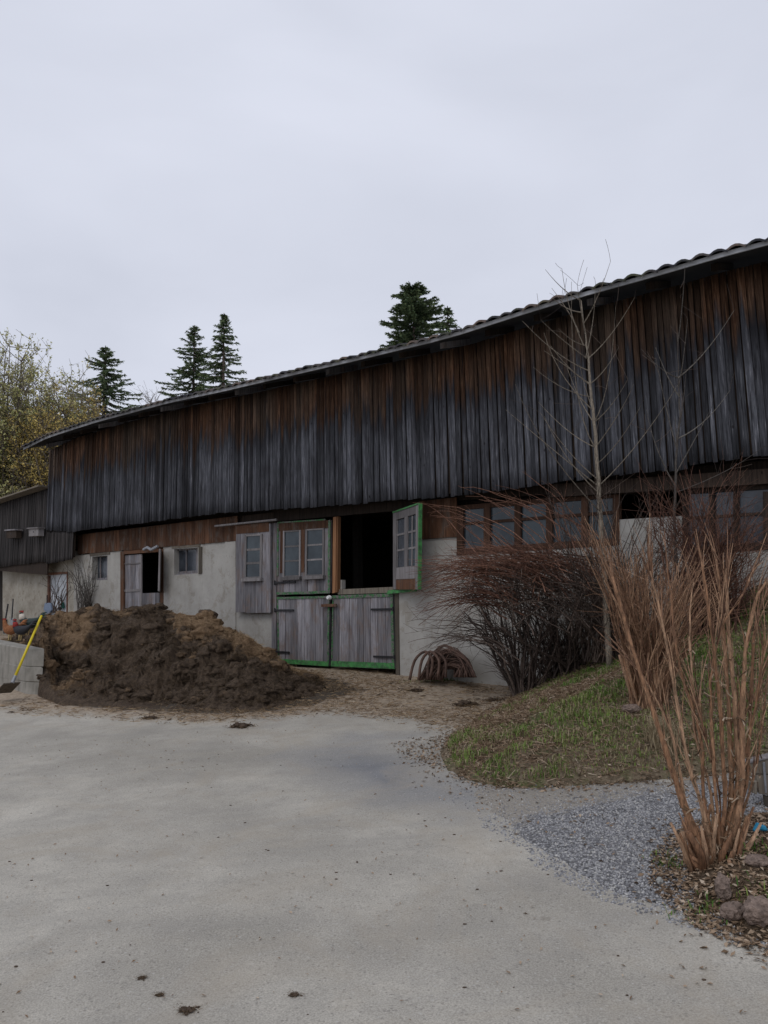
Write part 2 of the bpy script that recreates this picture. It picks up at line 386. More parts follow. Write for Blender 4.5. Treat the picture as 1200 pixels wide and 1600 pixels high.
# ground
s = NB('asphalt', .93, .2); co = s.pos(); dirt = s.attr('dirt'); wet = s.attr('wet'); blue = s.attr('blue')
a = s.noise(co, .55, 5, .6); b = s.noise(co, 3.2, 6, .68); fi = s.noise(co, 120, 3, .7); spk = s.vor(co, 55, 'Color')
c = s.ramp(a, [(.34, (.34, .316, .27)), (.5, (.435, .405, .348)), (.66, (.53, .495, .425))])
c = s.mix(s.ramp(b, [(.42, 0), (.7, .55)]), c, (.31, .29, .255))
c = s.mix(s.math('MULTIPLY', blue, .95), c, s.ramp(b, [(.3, (.17, .176, .19)), (.7, (.245, .25, .262))]))
c = s.mix(.9, c, s.ramp(fi, [(.3, .62), (.7, 1.3)]), 'MULTIPLY')
sp = s.n('ShaderNodeSeparateColor'); s.l(spk, sp.inputs[0]); vd = s.vor(co, 55)
pale = s.math('MULTIPLY', s.ramp(sp.outputs[0], [(.93, 0), (.95, 1)]), s.ramp(vd, [(.25, 1), (.4, 0)])); c = s.mix(s.math('MULTIPLY', pale, .7), c, (.5, .48, .44))
drk = s.math('MULTIPLY', s.ramp(sp.outputs[1], [(.86, 0), (.88, 1)]), s.ramp(vd, [(.3, 1), (.45, 0)])); c = s.mix(s.math('MULTIPLY', drk, .4), c, (.14, .13, .12))
dr = s.ramp(s.noise(s.pos((.35, 1.6, 1), .5), 1.1, 6, .7, .8), [(.5, 0), (.72, .4)]); c = s.mix(dr, c, (.29, .275, .25))
spot = s.ramp(s.noise(co, 7, 3, .5), [(.70, 0), (.78, .55)]); c = s.mix(spot, c, (.20, .175, .14))
tan = s.ramp(s.noise(co, 1.1, 6, .7, .8), [(.5, 0), (.68, .5)]); c = s.mix(tan, c, (.37, .32, .25))
dm = s.math('ADD', dirt, s.math('MULTIPLY', s.math('SUBTRACT', s.noise(s.pos((1,1,1)), 2.3, 7, .72, .5), .5), 1.5))
soil = s.ramp(s.noise(co, 14, 7, .75), [(.3, (.15, .112, .078)), (.5, (.34, .268, .195)), (.7, (.50, .41, .31))])
c = s.mix(s.ramp(dm, [(.35, 0), (.72, .92)]), c, soil)
wm = s.math('ADD', wet, s.math('MULTIPLY', s.math('SUBTRACT', s.noise(co, 3, 6, .7), .5), 1.0))
c = s.mix(s.ramp(wm, [(.4, 0), (.65, .93)]), c, s.ramp(s.noise(co, 22, 5, .7), [(.3, (.03, .023, .017)), (.7, (.075, .06, .045))]))
s.col(c); s.bump(s.mix(.4, fi, s.noise(co, 20, 5, .7)), .45, .012); M['asphalt'] = s.m
s = NB('gravel', .9, .3); co = s.pos(); core = s.attr('core'); v1 = s.vor(co, 46, 'Color'); vd = s.vor(co, 46); 
sp = s.n('ShaderNodeSeparateColor'); s.l(v1, sp.inputs[0])
c = s.ramp(sp.outputs[0], [(0, (.17, .168, .175)), (.5, (.34, .335, .34)), (.85, (.50, .49, .48)), (1, (.7, .68, .62))]); c = s.mix(s.ramp(vd, [(.3, 0), (.65, .8)]), c, (.06, .06, .06))
ds = s.ramp(s.noise(co, 90, 5, .7), [(.3, (.20, .18, .15)), (.7, (.42, .385, .335))])
cmk = s.math('ADD', core, s.math('MULTIPLY', s.math('SUBTRACT', s.noise(co, 5, 6, .75), .5), 1.4)); c = s.mix(s.ramp(cmk, [(.35, 0), (.65, 1)]), ds, c)
s.col(c); s.bump(vd, .8, -.02); M['gravel'] = s.m
s = NB('pebbles', .85, .3); r = s.attr('rnd'); s.col(s.ramp(r, [(0, (.15, .148, .155)), (.5, (.29, .29, .30)), (.85, (.42, .415, .41)), (1, (.55, .53, .50))])); M['pebble'] = s.m
s = NB('bank_soil', .95, .15); co = s.pos(); a = s.noise(co, 2.2, 6, .7); b = s.noise(co, 25, 6, .75)
c = s.ramp(b, [(.3, (.07, .055, .036)), (.5, (.18, .14, .095)), (.7, (.32, .26, .18))]); c = s.mix(s.ramp(a, [(.48, 0), (.62, .7)]), c, s.ramp(b, [(.3, (.04, .07, .02)), (.7, (.14, .19, .05))]))
s.col(c); s.bump(b, .9, .03); M['soil'] = s.m
s = NB('mound_soil', .95, .15); co = s.pos(); b = s.noise(co, 30, 6, .78); c = s.ramp(b, [(.3, (.045, .032, .022)), (.5, (.14, .10, .065)), (.7, (.28, .205, .14))]); s.col(c); s.bump(b, 1.0, .03); M['mound'] = s.m
s = NB('far_ground', .95, .15); co = s.pos(); c = s.ramp(s.noise(co, 2, 6, .7), [(.3, (.10, .11, .05)), (.7, (.20, .17, .11))]); s.col(c); M['field'] = s.m
s = NB('grass_blades', .8, .3); r = s.attr('rnd'); s.col(s.ramp(r, [(0, (.04, .11, .015)), (.4, (.11, .21, .03)), (.58, (.23, .29, .07)), (.62, (.26, .21, .12)), (1, (.42, .34, .22))])); M['grass'] = s.m
s = NB('dead_leaf', .85, .25); r = s.attr('rnd'); s.col(s.ramp(r, [(0, (.07, .045, .028)), (.4, (.19, .125, .075)), (.8, (.34, .245, .165)), (1, (.50, .41, .31))])); M['leaf'] = s.m
s = NB('straw_bits', .85, .25); r = s.attr('rnd'); s.col(s.ramp(r, [(0, (.055, .038, .022)), (.5, (.19, .125, .07)), (1, (.40, .29, .17))])); M['straw'] = s.m
def twig(name, a, b, c2):
    s = NB(name, .75, .3); r = s.attr('rnd'); k = s.ramp(r, [(0, a), (.5, b), (1, c2)]); n = s.noise(s.pos((1, 1, .22)), 70, 5, .75, .5); s.bump(n, .7, .006)
    s.col(s.mix(1.0, k, s.ramp(n, [(.35, .35), (.5, .9), (.65, 1.5)]), 'MULTIPLY')); return s.m
M['red_twig'] = twig('red_twig', (.05, .026, .020), (.14, .068, .048), (.31, .16, .105))
M['dark_twig'] = twig('dark_twig', (.045, .034, .030), (.10, .073, .060), (.20, .15, .12))
M['tan_twig'] = twig('tan_twig', (.10, .05, .03), (.27, .15, .09), (.46, .29, .18))
M['bark'] = twig('bark', (.16, .08, .042), (.30, .165, .092), (.42, .27, .17))
M['pale_bark'] = twig('pale_bark', (.12, .10, .078), (.19, .16, .125), (.26, .22, .17))
M['grey_bark'] = twig('grey_bark', (.07, .06, .052), (.13, .115, .10), (.2, .18, .155))
s = NB('young_leaf', .8, .25); r = s.attr('rnd'); s.col(s.ramp(r, [(0, (.24, .25, .09)), (.5, (.40, .39, .16)), (1, (.58, .52, .25))])); s.b.inputs['Subsurface Weight'].default_value = 0; M['young'] = s.m
s = NB('catkin_leaf', .8, .25); r = s.attr('rnd'); s.col(s.ramp(r, [(0, (.26, .20, .06)), (.5, (.46, .34, .10)), (1, (.62, .48, .16))])); M['yellow'] = s.m
s = NB('spruce_needles', .85, .2); r = s.attr('rnd'); s.col(s.ramp(r, [(0, (.05, .075, .045)), (.6, (.11, .16, .08)), (1, (.21, .25, .11))])); M['needle'] = s.m
s = NB('dung', .95, .25); co = s.pos(); stv = s.attr('straw'); b = s.noise(co, 16, 8, .78); fb = s.noise(s.pos((1,1,2.5)), 60, 6, .8, 1.5)
dk = s.ramp(s.mix(.5, b, fb), [(.3, (.012, .009, .007)), (.46, (.062, .043, .029)), (.64, (.21, .15, .10))])
lt = s.ramp(s.mix(.5, b, fb), [(.32, (.06, .038, .021)), (.48, (.22, .14, .078)), (.68, (.46, .33, .20))])
k = s.math('ADD', stv, s.math('MULTIPLY', s.math('SUBTRACT', s.noise(co, 4.5, 7, .75), .5), 1.3))
s.col(s.mix(s.ramp(k, [(.35, 0), (.62, 1)]), dk, lt)); s.bump(s.mix(.5, b, fb), 1.0, .05); M['dung'] = s.m
M['clump'] = simple('dung_clump', (.085, .06, .042), .95, .5, 40, bump=.8, bd=.02)
M['stone'] = simple('field_stone', (.22, .165, .135), .9, .75, 34, bump=1.0, bd=.03)
M['grey_stone'] = simple('grey_stone', (.33, .33, .31), .9, .3, 9, bump=.5, bd=.02)
M['yellow_plastic'] = simple('yellow_handle', (.72, .56, .03), .45, .1)
M['white_paint'] = simple('white_door_paint', (.52, .55, .58), .8, .2, 12)
M['white_enamel'] = simple('white_enamel', (.75, .75, .74), .4, .05)
M['hose'] = simple('brown_rubber', (.10, .06, .045), .8, .6, 12, bump=.5)
M['hen_orange'] = simple('orange_feathers', (.25, .10, .04), .8, .5, 40)
M['hen_black'] = simple('black_feathers', (.02, .02, .024), .6, .5, 60)
M['hen_green'] = simple('greenish_black_feathers', (.02, .045, .04), .5, .5, 60)
M['hen_red'] = simple('red_comb', (.28, .03, .025), .7, .3)
M['hen_neck'] = simple('white_feathers', (.5, .45, .38), .8, .3, 60)
M['beak'] = simple('horn', (.40, .30, .14), .6, .2)
M['blue_plastic'] = simple('blue_plastic', (.02, .25, .42), .4, .2)
M['blue_grey'] = simple('blue_grey_cloth', (.16, .20, .27), .8, .3)
M['green_tool'] = simple('green_plastic', (.02, .12, .09), .5, .2)
M['rust'] = simple('red_brown_brick', (.15, .075, .05), .9, .5, 8)

# ------------------------------------------------------------ ground sheets
def spaced(a, b, fine0, fine1, st, grow=1.25):
    xs = list(np.arange(fine0, fine1, st)); d = st; x = xs[-1]
    while x < b: d *= grow; x += d; xs.append(x)
    d = st; x = xs[0]; left = []
    while x > a: d *= grow; x -= d; left.append(x)
    return np.array(left[::-1] + xs)
def sheet(name, xs, ys, fn, m, attrs=None, keep=None):
    X, Y = np.meshgrid(xs, ys); Z = fn(X, Y)
    nx, ny = len(xs), len(ys); idx = np.arange(nx*ny).reshape(ny, nx)
    Fc = np.stack([idx[:-1, :-1], idx[:-1, 1:], idx[1:, 1:], idx[1:, :-1]], -1).reshape(-1, 4)
    if keep is not None:
        kv = keep(X, Y).ravel(); Fc = Fc[kv[Fc].any(axis=1)]
        used = np.unique(Fc); remap = -np.ones(nx*ny, int); remap[used] = np.arange(len(used)); Fc = remap[Fc]
    else: used = np.arange(nx*ny)
    V = np.stack([X.ravel(), Y.ravel(), Z.ravel()], -1)[used]
    at_ = {k: f(X, Y).ravel()[used] for k, f in (attrs or {}).items()}
    return npmesh(name, V, Fc, m, smooth=True, attrs=at_)
dirt_px = [(-300,1112),(0,1108),(150,1118),(300,1128),(420,1122),(520,1112),(640,1125),(760,1150),(800,1095)]
dirt_poly = [(lambda p: (p.x, p.y))(ground_px(*q)) for q in dirt_px] + [(lambda v: (v.x, v.y))(W.w(a, 1, 0)) for a in (6, -25)]
wet_px = [(60,1092),(140,1106),(300,1116),(400,1114),(500,1100),(570,1078),(530,1062),(430,1050),(200,1050)]
wet_poly = [(lambda p: (p.x, p.y))(ground_px(*q)) for q in wet_px]
blue_px = [(470,1170),(560,1150),(640,1150),(690,1190),(770,1240),(700,1262),(600,1262),(500,1245),(440,1215)]
blue_poly = [(lambda p: (p.x, p.y))(ground_px(*q)) for q in blue_px]
g = sheet('road', spaced(-160, 160, -9, 7, .08), spaced(-25, 320, 2.5, 16, .08), yard, M['asphalt'], {
    'dirt': lambda x, y: np.clip(.5 + sdist(x, y, dirt_poly)*.8, -.6, 1.3),
    'wet': lambda x, y: np.clip(.5 + sdist(x, y, wet_poly)*1.5, -.5, 1.2),
    'blue': lambda x, y: np.clip(.3 + sdist(x, y, blue_poly)*.8 + fbm(x, y, 91, 1.1, 4)*1.2, 0, 1)})
tag(g, kind='structure')
xs = [p[0] for p in gravel_poly]; ys = [p[1] for p in gravel_poly]
tag(sheet('gravel_path', np.arange(min(xs)-.5, max(xs)+.5, .045), np.arange(min(ys)-.5, max(ys)+.5, .045), gravel, M['gravel'],
    {'core': lambda x, y: np.clip(.5 + sdist(x, y, gcore)*2.2, -.5, 1.4)}, keep=lambda x, y: sdist(x, y, gravel_poly) > -.3), kind='structure')
xs = [p[0] for p in mound_poly]; ys = [p[1] for p in mound_poly]
tag(sheet('soil_mound', np.arange(min(xs)-.4, max(xs)+.4, .03), np.arange(min(ys)-.4, max(ys)+.4, .03), mound, M['mound'], keep=lambda x, y: sdist(x, y, mound_poly) > -.35), kind='structure')
tag(sheet('grass_bank', spaced(.3, 26, .4, 9, .07, 1.2), spaced(-14, 15, 3, 12.5, .07, 1.2), bank, M['soil'], keep=lambda x, y: sdist(x, y, bank_poly) > -.2), kind='structure')

# ------------------------------------------------------------ the barn
BL = W.w(0, 0, yard(W.o.x, W.o.y).item()); barn = empty('barn', BL)
tag(barn, 'long barn with weathered dark boards above pale plaster wall under a tiled roof', 'barn')
TS, TE = -.38, -1.10                       # siding plane, eave plane
eave_px = [(37,703),(75,684),(150,660),(262,630),(352,611),(450,588),(550,565),(700,529),(850,481),(937,456),(1025,432),(1112,406),(1200,383),(1260,366)]
ev = [W.hit(x, y, TE) for x, y in eave_px]; ES = [a for a, z in ev]; EZ = [z for a, z in ev]
SE = 11.0; ES.append(SE); EZ.append(EZ[-1] + (SE-ES[-2])*(EZ[-1]-EZ[-2])/(ES[-2]-ES[-3])*.3)
bot_px = [(73,829),(112,831),(150,826),(340,802),(400,798),(525,790),(600,783),(700,776),(738,772),(870,754),(960,742),(1074,733),(1077,726),(1200,711)]
bt = [W.hit(x, y, TS) for x, y in bot_px]; SBS = [a for a, z in bt] + [SE]; SBZ = [z for a, z in bt] + [bt[-1][1]]
s_left = W.hit(75, 760, TS)[0]
PIT = math.tan(R(19)); THK = .025
def eave(sx): return float(np.interp(sx, ES, EZ))
def sbot(sx): return float(np.interp(sx, SBS, SBZ))
# siding boards (one mesh part), each board its own closed slab, subdivided along its length
def boards(name, pl, s0, s1, topf, botf, t, mat_, parent, wmin=.065, wmax=.112, ragged=.012, downref=None, lean=0, rnd_gap=.010, thick=THK):
    V = []; Fc = []; A = []; D = []; x = s0; n = 0
    while x < s1:
        w_ = min(random.uniform(wmin, wmax), s1 - x + .02); zt = topf(x + w_/2); zb = botf(x + w_/2) - random.uniform(-ragged, ragged)
        a = random.random(); to = t + random.uniform(-.006, .006); sl = random.uniform(-.02, .02) + lean; K = 9
        x1 = x + w_ - rnd_gap - (random.random() < .3)*.008
        for i in range(K):
            f = i/(K-1); z = zt*(1-f) + zb*f; dx = -sl*f
            for (xx, tt) in ((x+dx, to), (x1+dx, to), (x1+dx, to+thick), (x+dx, to+thick)):
                V.append(tuple(pl.w(xx, tt, z))); A.append(a); D.append((downref(xx) if downref else zt) - z)
        for i in range(K-1):
            b = n + i*4
            Fc += [(b+4, b+5, b+1, b), (b+5, b+6, b+2, b+1), (b+6, b+7, b+3, b+2), (b+7, b+4, b, b+3)]
        e_ = n + (K-1)*4; Fc += [(n, n+1, n+2, n+3), (e_+3, e_+2, e_+1, e_)]
        n += K*4; x += w_
    return npmesh(name, np.array(V), np.array(Fc), mat_, parent, attrs={'rnd': A, 'down': D})
boards('siding', W, s_left, SE, lambda x: eave(x) + .12, sbot, TS, M['siding'], barn, downref=lambda x: eave(x)+.05)
mb = MB()                                 # backing added to keep light out of the gaps between siding boards
NS = 24; xsS = np.linspace(s_left + .02, SE, NS+1)
for a, b in zip(xsS[:-1], xsS[1:]):
    mb.box(W, a, b, TS+.05, TS+.11, sbot(a)+.05, eave(a)+.1, sbot(b)+.05, eave(b)+.1)
mb.build('siding_light_block', M['dark_wood'], barn)
DEP = 9.0
mb = MB()
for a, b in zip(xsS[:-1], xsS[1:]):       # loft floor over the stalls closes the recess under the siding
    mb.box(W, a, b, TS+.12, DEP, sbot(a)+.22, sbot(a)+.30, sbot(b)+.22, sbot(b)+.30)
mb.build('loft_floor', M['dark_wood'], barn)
mb = MB()
z0 = -.3
sL = W.hit(115, 900)[0]
mb.box(W, s_left, SE, DEP-.2, DEP, z0, 6.2); mb.box(W, -4, 4, 3.4, 3.5, .2, 2.0); mb.box(W, -1.2, -1.05, 1.9, 2.05, .2, 4.2); mb.box(W, SE, SE+.2, TS+.03, DEP, z0, 7.2); mb.box(W, s_left+.02, s_left+.2, TS+.12, DEP-.2, 3.55, 5.6); mb.box(W, s_left+.02, s_left+.2, .4, DEP-.2, z0, 3.549)
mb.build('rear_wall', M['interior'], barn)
# roof: overlapping barrel tiles
def make_roof():
    tw = .205; s0 = ES[0]; nt_ = int((SE + .3 - s0)/tw); rows = 22; cl = .34; Vs = []; Fs = []; As = []; n = 0
    prof = [(0, .0), (.12, .012), (.3, .036), (.5, .046), (.7, .036), (.88, .012), (1.0, .0)]
    for r_ in range(rows):
        for i in range(nt_):
            if random.random() < .004: continue
            a = random.random(); jx = random.uniform(-.012, .012); jz = random.uniform(-.006, .012); jl = random.uniform(-.02, .02)
            sx = s0 + i*tw; L_ = cl + .07
            for k, (tt, lift) in enumerate(((r_*cl - .09 + jl, .020), (r_*cl - .09 + jl, .006), (r_*cl + L_ - .09, .0))):
                for u, h in prof:
                    xx = sx + u*tw*1.08 + jx; base = eave(xx) + .042 + tt*PIT*1.0
                    hh = h if k != 1 else h - .016
                    Vs.append(tuple(W.w(xx, TE + tt, base + (lift if k != 1 else lift) + hh + jz + (.0 if k < 2 else .0)))); As.append(a)
            m_ = len(prof)
            for k in (0,):
                for j in range(m_-1):
                    Fs.append((n+j, n+j+1, n+2*m_+j+1, n+2*m_+j)); Fs.append((n+m_+j, n+m_+j+1, n+j+1, n+j))
            n += 3*m_
    return npmesh('roof', np.array(Vs), np.array(Fs), M['tile'], barn, attrs={'rnd': As})
roof = make_roof()
mb = MB(); xr = np.linspace(ES[0]+.02, SE, 40)   # roof deck front and rear slopes
RD = 22*.34
for a, b in zip(xr[:-1], xr[1:]):
    w_ = W.w
    for (ta, tb, oa, ob) in ((TE+.03, TE+RD, 0, RD*PIT), (TE+RD, TE+RD+3.6, RD*PIT, RD*PIT-1.3)):
        za, zb = eave(a)+.02, eave(b)+.02
        mb.hexa([w_(a,ta,za+oa+.025), w_(b,ta,zb+oa+.025), w_(b,ta,zb+oa), w_(a,ta,za+oa), w_(a,tb,za+ob+.025), w_(b,tb,zb+ob+.025), w_(b,tb,zb+ob), w_(a,tb,za+ob)])
mb.build('roof_deck', M['soffit'], barn)
mb = MB()
for a, b in zip(xr[:-1], xr[1:]):
    mb.box(W, a, b, TE-.02, TE, eave(a)-.005, eave(a)+.05, eave(b)-.005, eave(b)+.05)
mb.build('fascia_board', M['fascia'], barn)
sx = ES[0] + .35; k = 0
while sx < SE - .2:
    z = eave(sx); mb = MB(); w_ = W.w
    a, b = sx-.04, sx+.04
    mb.hexa([w_(a,TE+.42,z+.135), w_(b,TE+.42,z+.135), w_(b,TE+.42,z+.04), w_(a,TE+.42,z+.04)] + [w_(q,.1,z+oz+1.2*PIT) for q, oz in ((a,.0),(b,.0),(b,-.10),(a,-.10))])
    mb.build('rafter', M['dark_wood'] if k % 3 else M['grey_wood'], barn); sx += .82; k += 1
# ---- lower wall, built round its openings
plast = MB()
def pq(c, t0=0, d=.3, mbx=None): (mbx or plast).q(Quad(W, c, t0), 0, 1, 0, 1, 0, d)
GB = 1140  # well below the ground line
def topy(x): return 868 - (x-118)*25/247
pq([(115,topy(115)),(144,topy(144)),(144,GB),(115,GB)])
pq([(144,topy(144)),(168,topy(168)),(168,868),(144,870)]); pq([(144,907),(168,906),(168,GB),(144,GB)])
pq([(168,topy(168)),(190,topy(190)),(190,GB),(168,GB)])
pq([(255,topy(255)-2),(272,topy(272)),(272,GB),(255,GB)])
pq([(272,topy(272)),(309,topy(309)),(309,856),(272,858)]); pq([(272,899),(309,896),(309,GB),(272,GB)])
pq([(309,topy(309)),(367,topy(367)),(367,GB),(309,GB)])
pq([(367,843),(427,838),(427,GB),(367,GB)])
pq([(619,843),(715,838),(715,GB+30),(619,GB+30)])
pq([(715,868),(965,850),(965,GB+60),(715,GB+60)])
pq([(965,812),(1066,806),(1066,GB+60),(965,GB+60)])
pq([(1066,868),(1260,855),(1260,GB+90),(1066,GB+90)])
a_, z_ = W.hit(1260, 760); plast.box(W, a_, SE, 0, .3, -.5, 3.9)
plast.build('plaster_wall', M['plaster'], barn)
# dark lintel beam in the recess
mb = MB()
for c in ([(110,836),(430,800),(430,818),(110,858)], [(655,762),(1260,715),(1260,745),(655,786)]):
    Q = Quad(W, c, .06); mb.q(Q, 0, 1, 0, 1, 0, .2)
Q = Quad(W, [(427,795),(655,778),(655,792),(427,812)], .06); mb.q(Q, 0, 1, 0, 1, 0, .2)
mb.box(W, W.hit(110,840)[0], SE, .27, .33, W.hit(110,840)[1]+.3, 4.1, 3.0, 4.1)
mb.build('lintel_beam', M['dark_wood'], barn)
mb = MB(); Q = Quad(W, [(860,757),(1255,728),(1255,752),(860,777)], -.12); mb.q(Q, 0, 1, 0, 1, 0, .14); mb.build('window_head_beam', M['dark_wood'], barn)
# upright rust-brown boards above the plaster
def panel(name, c, t, mat_, parent, wid=.12, thick=.02, gap=.012):
    Q = Quad(W, c, t) if not isinstance(c, Quad) else c; n = max(2, int(Q.width()/wid)); mb = MB(); us = [0]
    for i in range(n): us.append(us[-1] + random.uniform(.7, 1.3))
    us = [u/us[-1] for u in us]
    for a, b in zip(us[:-1], us[1:]):
        j = random.uniform(-.004, .004); mb.q(Q, a, b - gap*.4/Q.width()*1.0, 0, 1 + random.uniform(-.01, .01), j, thick)
    return mb.build(name, mat_, parent)
panel('board_band', [(121,836),(371,806),(371,845),(121,866)], -.03, M['rust_wood'], barn)
panel('board_band', [(655,783),(714,777),(714,839),(655,843)], -.03, M['rust_wood'], barn)
Q = Quad(W, [(430,798),(655,781),(655,795),(430,815)], .03); mb = MB(); mb.q(Q, 0, 1, 0, 1, 0, .02); mb.build('head_board', M['dark_wood'], barn)
mb = MB(); Q = Quad(W, [(352,845),(368,843),(368,GB),(352,GB)], -.02); mb.q(Q, 0, 1, 0, 1, 0, .018); mb.build('corner_pilaster', M['plaster'], barn)
# window rails, posts and panes of the long window band
mb = MB()
for x in (718.5, 760.5, 808.5, 858, 913, 962):
    y0 = 797 - (x-720)*.085; mb.q(Quad(W, [(x-5,y0-6),(x+5,y0-7),(x+5,866-(x-720)*.06),(x-5,867-(x-720)*.06)], -.02), 0, 1, 0, 1, 0, .1)
for (ya, yb) in ((790, 797), (817, 821), (858, 868)):
    mb.q(Quad(W, [(715,ya),(965,ya-21+(ya-790)*.05),(965,yb-20+(ya-790)*.05),(715,yb)], -.012), 0, 1, 0, 1, 0, .08)
band = mb.build('window', M['frame_wood'], barn)
mb = MB()
for i, (a, b) in enumerate(((723,756),(765,804),(813,853),(863,908),(918,958))):
    mb.q(Quad(W, [(a,797-(a-720)*.085),(b,797-(b-720)*.085),(b,862-(b-720)*.06),(a,862-(a-720)*.06)], .02), 0, 1, 0, 1, 0, .01)
mb.build('pane', M['glass'], band)
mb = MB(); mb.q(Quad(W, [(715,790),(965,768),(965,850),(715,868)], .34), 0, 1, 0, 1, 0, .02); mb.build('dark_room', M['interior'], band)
mb = MB()
for x in (1070, 1112, 1150, 1196, 1246): mb.q(Quad(W, [(x-4,768),(x+4,768),(x+4,858),(x-4,860)], -.02), 0, 1, 0, 1, 0, .1)
for (ya, yb) in ((762, 772), (808, 812), (855, 866)): mb.q(Quad(W, [(1066,ya),(1260,ya-12),(1260,yb-12),(1066,yb)], -.012), 0, 1, 0, 1, 0, .08)
b2 = mb.build('window', M['dark_wood'], barn)
mb = MB(); mb.q(Quad(W, [(1066,768),(1260,758),(1260,858),(1066,860)], .03), 0, 1, 0, 1, 0, .01); mb.build('pane', M['dark_glass'], b2)
# generic glazed leaf
def framew(c, t, parent, name='window', fm='grey_wood', gm='glass', rows=1, cols=2, fw=.08, fh=.07, sill=True, depth=.06, bar=.03):
    Q = Quad(W, c, t) if not isinstance(c, Quad) else c; mb = MB(); z = .0
    mb.q(Q, 0, fw, 0, 1, z, depth); mb.q(Q, 1-fw, 1, 0, 1, z, depth); mb.q(Q, fw, 1-fw, 0, fh, z+.003, depth); mb.q(Q, fw, 1-fw, 1-fh, 1, z+.003, depth)
    f = mb.build(name, M[fm], parent)
    h = .5*bar
    for i in range(1, cols): u = fw + (1-2*fw)*i/cols; mb = MB(); mb.q(Q, u-h*1.4, u+h*1.4, fh, 1-fh, .01, depth-.01); mb.build('glazing_bar', M[fm], f)
    for i in range(1, rows): v = fh + (1-2*fh)*i/rows; mb = MB(); mb.q(Q, fw, 1-fw, v-h, v+h, .013, depth-.013); mb.build('glazing_bar', M[fm], f)
    mb = MB(); mb.q(Q, fw, 1-fw, fh, 1-fh, depth*.55, depth*.55+.006); mb.build('pane', M[gm], f)
    if sill:
        mb = MB(); mb.q(Q, -.06, 1.06, 1.0, 1.07, -.05, depth); mb.build('sill', M[fm], f)
    return f
framew([(143,868),(169,866),(169,905),(143,907)], .12, barn, fm='grey_wood', gm='dark_glass')
framew([(271,857),(310,854),(310,895),(271,898)], .1, barn, gm='dark_glass', fw=.1, fh=.1)
for cs_ in (([(268,852),(312,849),(312,854),(268,857)], [(310,854.1),(315,854.1),(315,896),(310,897)]), ([(140,865),(171,862),(171,866),(140,869)],)):
    mb = MB()
    for c in cs_: mb.q(Quad(W, c, -.02), 0, 1, 0, 1, 0, .04)
    mb.build('window_surround', M['old_timber'], barn)
# small stable door
frame = MB()
for c in ([(188,862),(193,861),(193,1000),(188,1000)], [(250,858),(255,858),(255,1000),(250,1000)], [(193,859),(250,855),(250,862),(193,866)]): frame.q(Quad(W, c, -.01), 0, 1, 0, 1, 0, .12)
sdoor = frame.build('small_door', M['rust_wood'], barn)
panel('door_leaf', [(193,868),(219,866),(219,985),(193,985)], .03, M['grey_wood'], sdoor, .15, .03)
mb = MB()
for (ya, yb) in ((880, 882), (921, 925)): mb.q(Quad(W, [(193,ya),(219,ya-1),(219,yb-1),(193,yb)], .015), 0, 1, 0, 1, 0, .014)
mb.q(Quad(W, [(218,866),(221,866),(221,985),(218,985)], .02), 0, 1, 0, 1, 0, .03); mb.build('door_batten', M['pale_wood'], sdoor)
panel('lower_leaf', [(221,927),(249,926),(249,985),(221,985)], .035, M['grey_wood'], sdoor, .15, .03)
hs, _ = W.hit(250, 890); hp = W.w(hs, -.01, 0); LP = Plane((hp.x, hp.y), W.e*math.cos(R(38)) - W.n*math.sin(R(38)))
LP2 = Plane((hp.x, hp.y), (-W.e)*math.cos(R(97)) - W.n*math.sin(R(97)))
mb = MB(); zt = W.hit(250, 861)[1]; zb_ = W.hit(250, 925)[1]
mb.box(LP, 0, .52, 0, .035, zb_, zt); mb.build('open_leaf', M['pale_wood'], sdoor)
mb = MB(); p0 = W.w(hs-.5, -.1, zt+.06); p1 = W.w(hs-.15, -.14, zt+.03); p2 = W.w(hs+.04, -.1, zt+.1)
mb.tube([p0, p0*.5+p1*.5+Vector((0,0,.05)), p1, p2], .035); mb.build('insulated_pipe', M['metal'], barn)
# sliding glazed shutter beside the big door
shut = panel('sliding_shutter', [(369,822),(422,818),(422,956),(368,957)], -.12, M['grey_wood'], barn, .22, .045)
framew([(382,836),(409,834),(408,903),(381,904)], -.145, shut, fm='pale_wood', rows=3, cols=1, fw=.1, fh=.035, sill=True, depth=.04, bar=.05)
mb = MB(); mb.q(Quad(W, [(369,820),(422,816),(422,832),(369,836)], -.128), 0, .96, 0, .9, 0, .006); mb.build('top_rail', M['rust_wood'], shut)
mb = MB(); mb.tube([W.w(*(lambda h: (h[0], -.16, h[1]))(W.hit(336, 822, -.16))), W.w(*(lambda h: (h[0], -.16, h[1]))(W.hit(432, 812, -.16)))], .022); mb.build('slide_rail', M['pale_wood'], barn)
# big dutch door
DT = -.04
mb = MB()
mb.q(Quad(W, [(425,818),(432.5,817),(431,1046),(424,1046)], DT), 0, 1, 0, 1, 0, .2)
mb.build('door_jamb', M['grey_wood'], barn)
mb = MB(); mb.q(Quad(W, [(520.5,808),(528,807),(527,925),(519,927)], DT-.02), 0, .62, 0, 1, 0, .1); mb.q(Quad(W, [(520.5,808),(528,807),(527,925),(519,927)], DT), .68, 1, 0, 1, 0, .08); mb.build('centre_post', M['post_wood'], barn)
mb = MB(); mb.q(Quad(W, [(614.5,806),(620,806),(624,1056),(618.5,1056)], DT+.02), 0, 1, 0, 1, 0, .2); mb.build('door_jamb', M['old_timber'], barn)
def half_door(c, name, parent, wid=.17):
    Q = Quad(W, c, DT); d = panel(name, Q, 0, M['grey_wood'], parent, wid, .045, .02); return Q, d
Qul, ul = half_door([(434,818),(517,812.5),(516,927),(433,929.5)], 'upper_leaf', barn)
Qll, ll = half_door([(433,933),(515.5,931),(514,1041),(435,1036)], 'lower_leaf', barn)
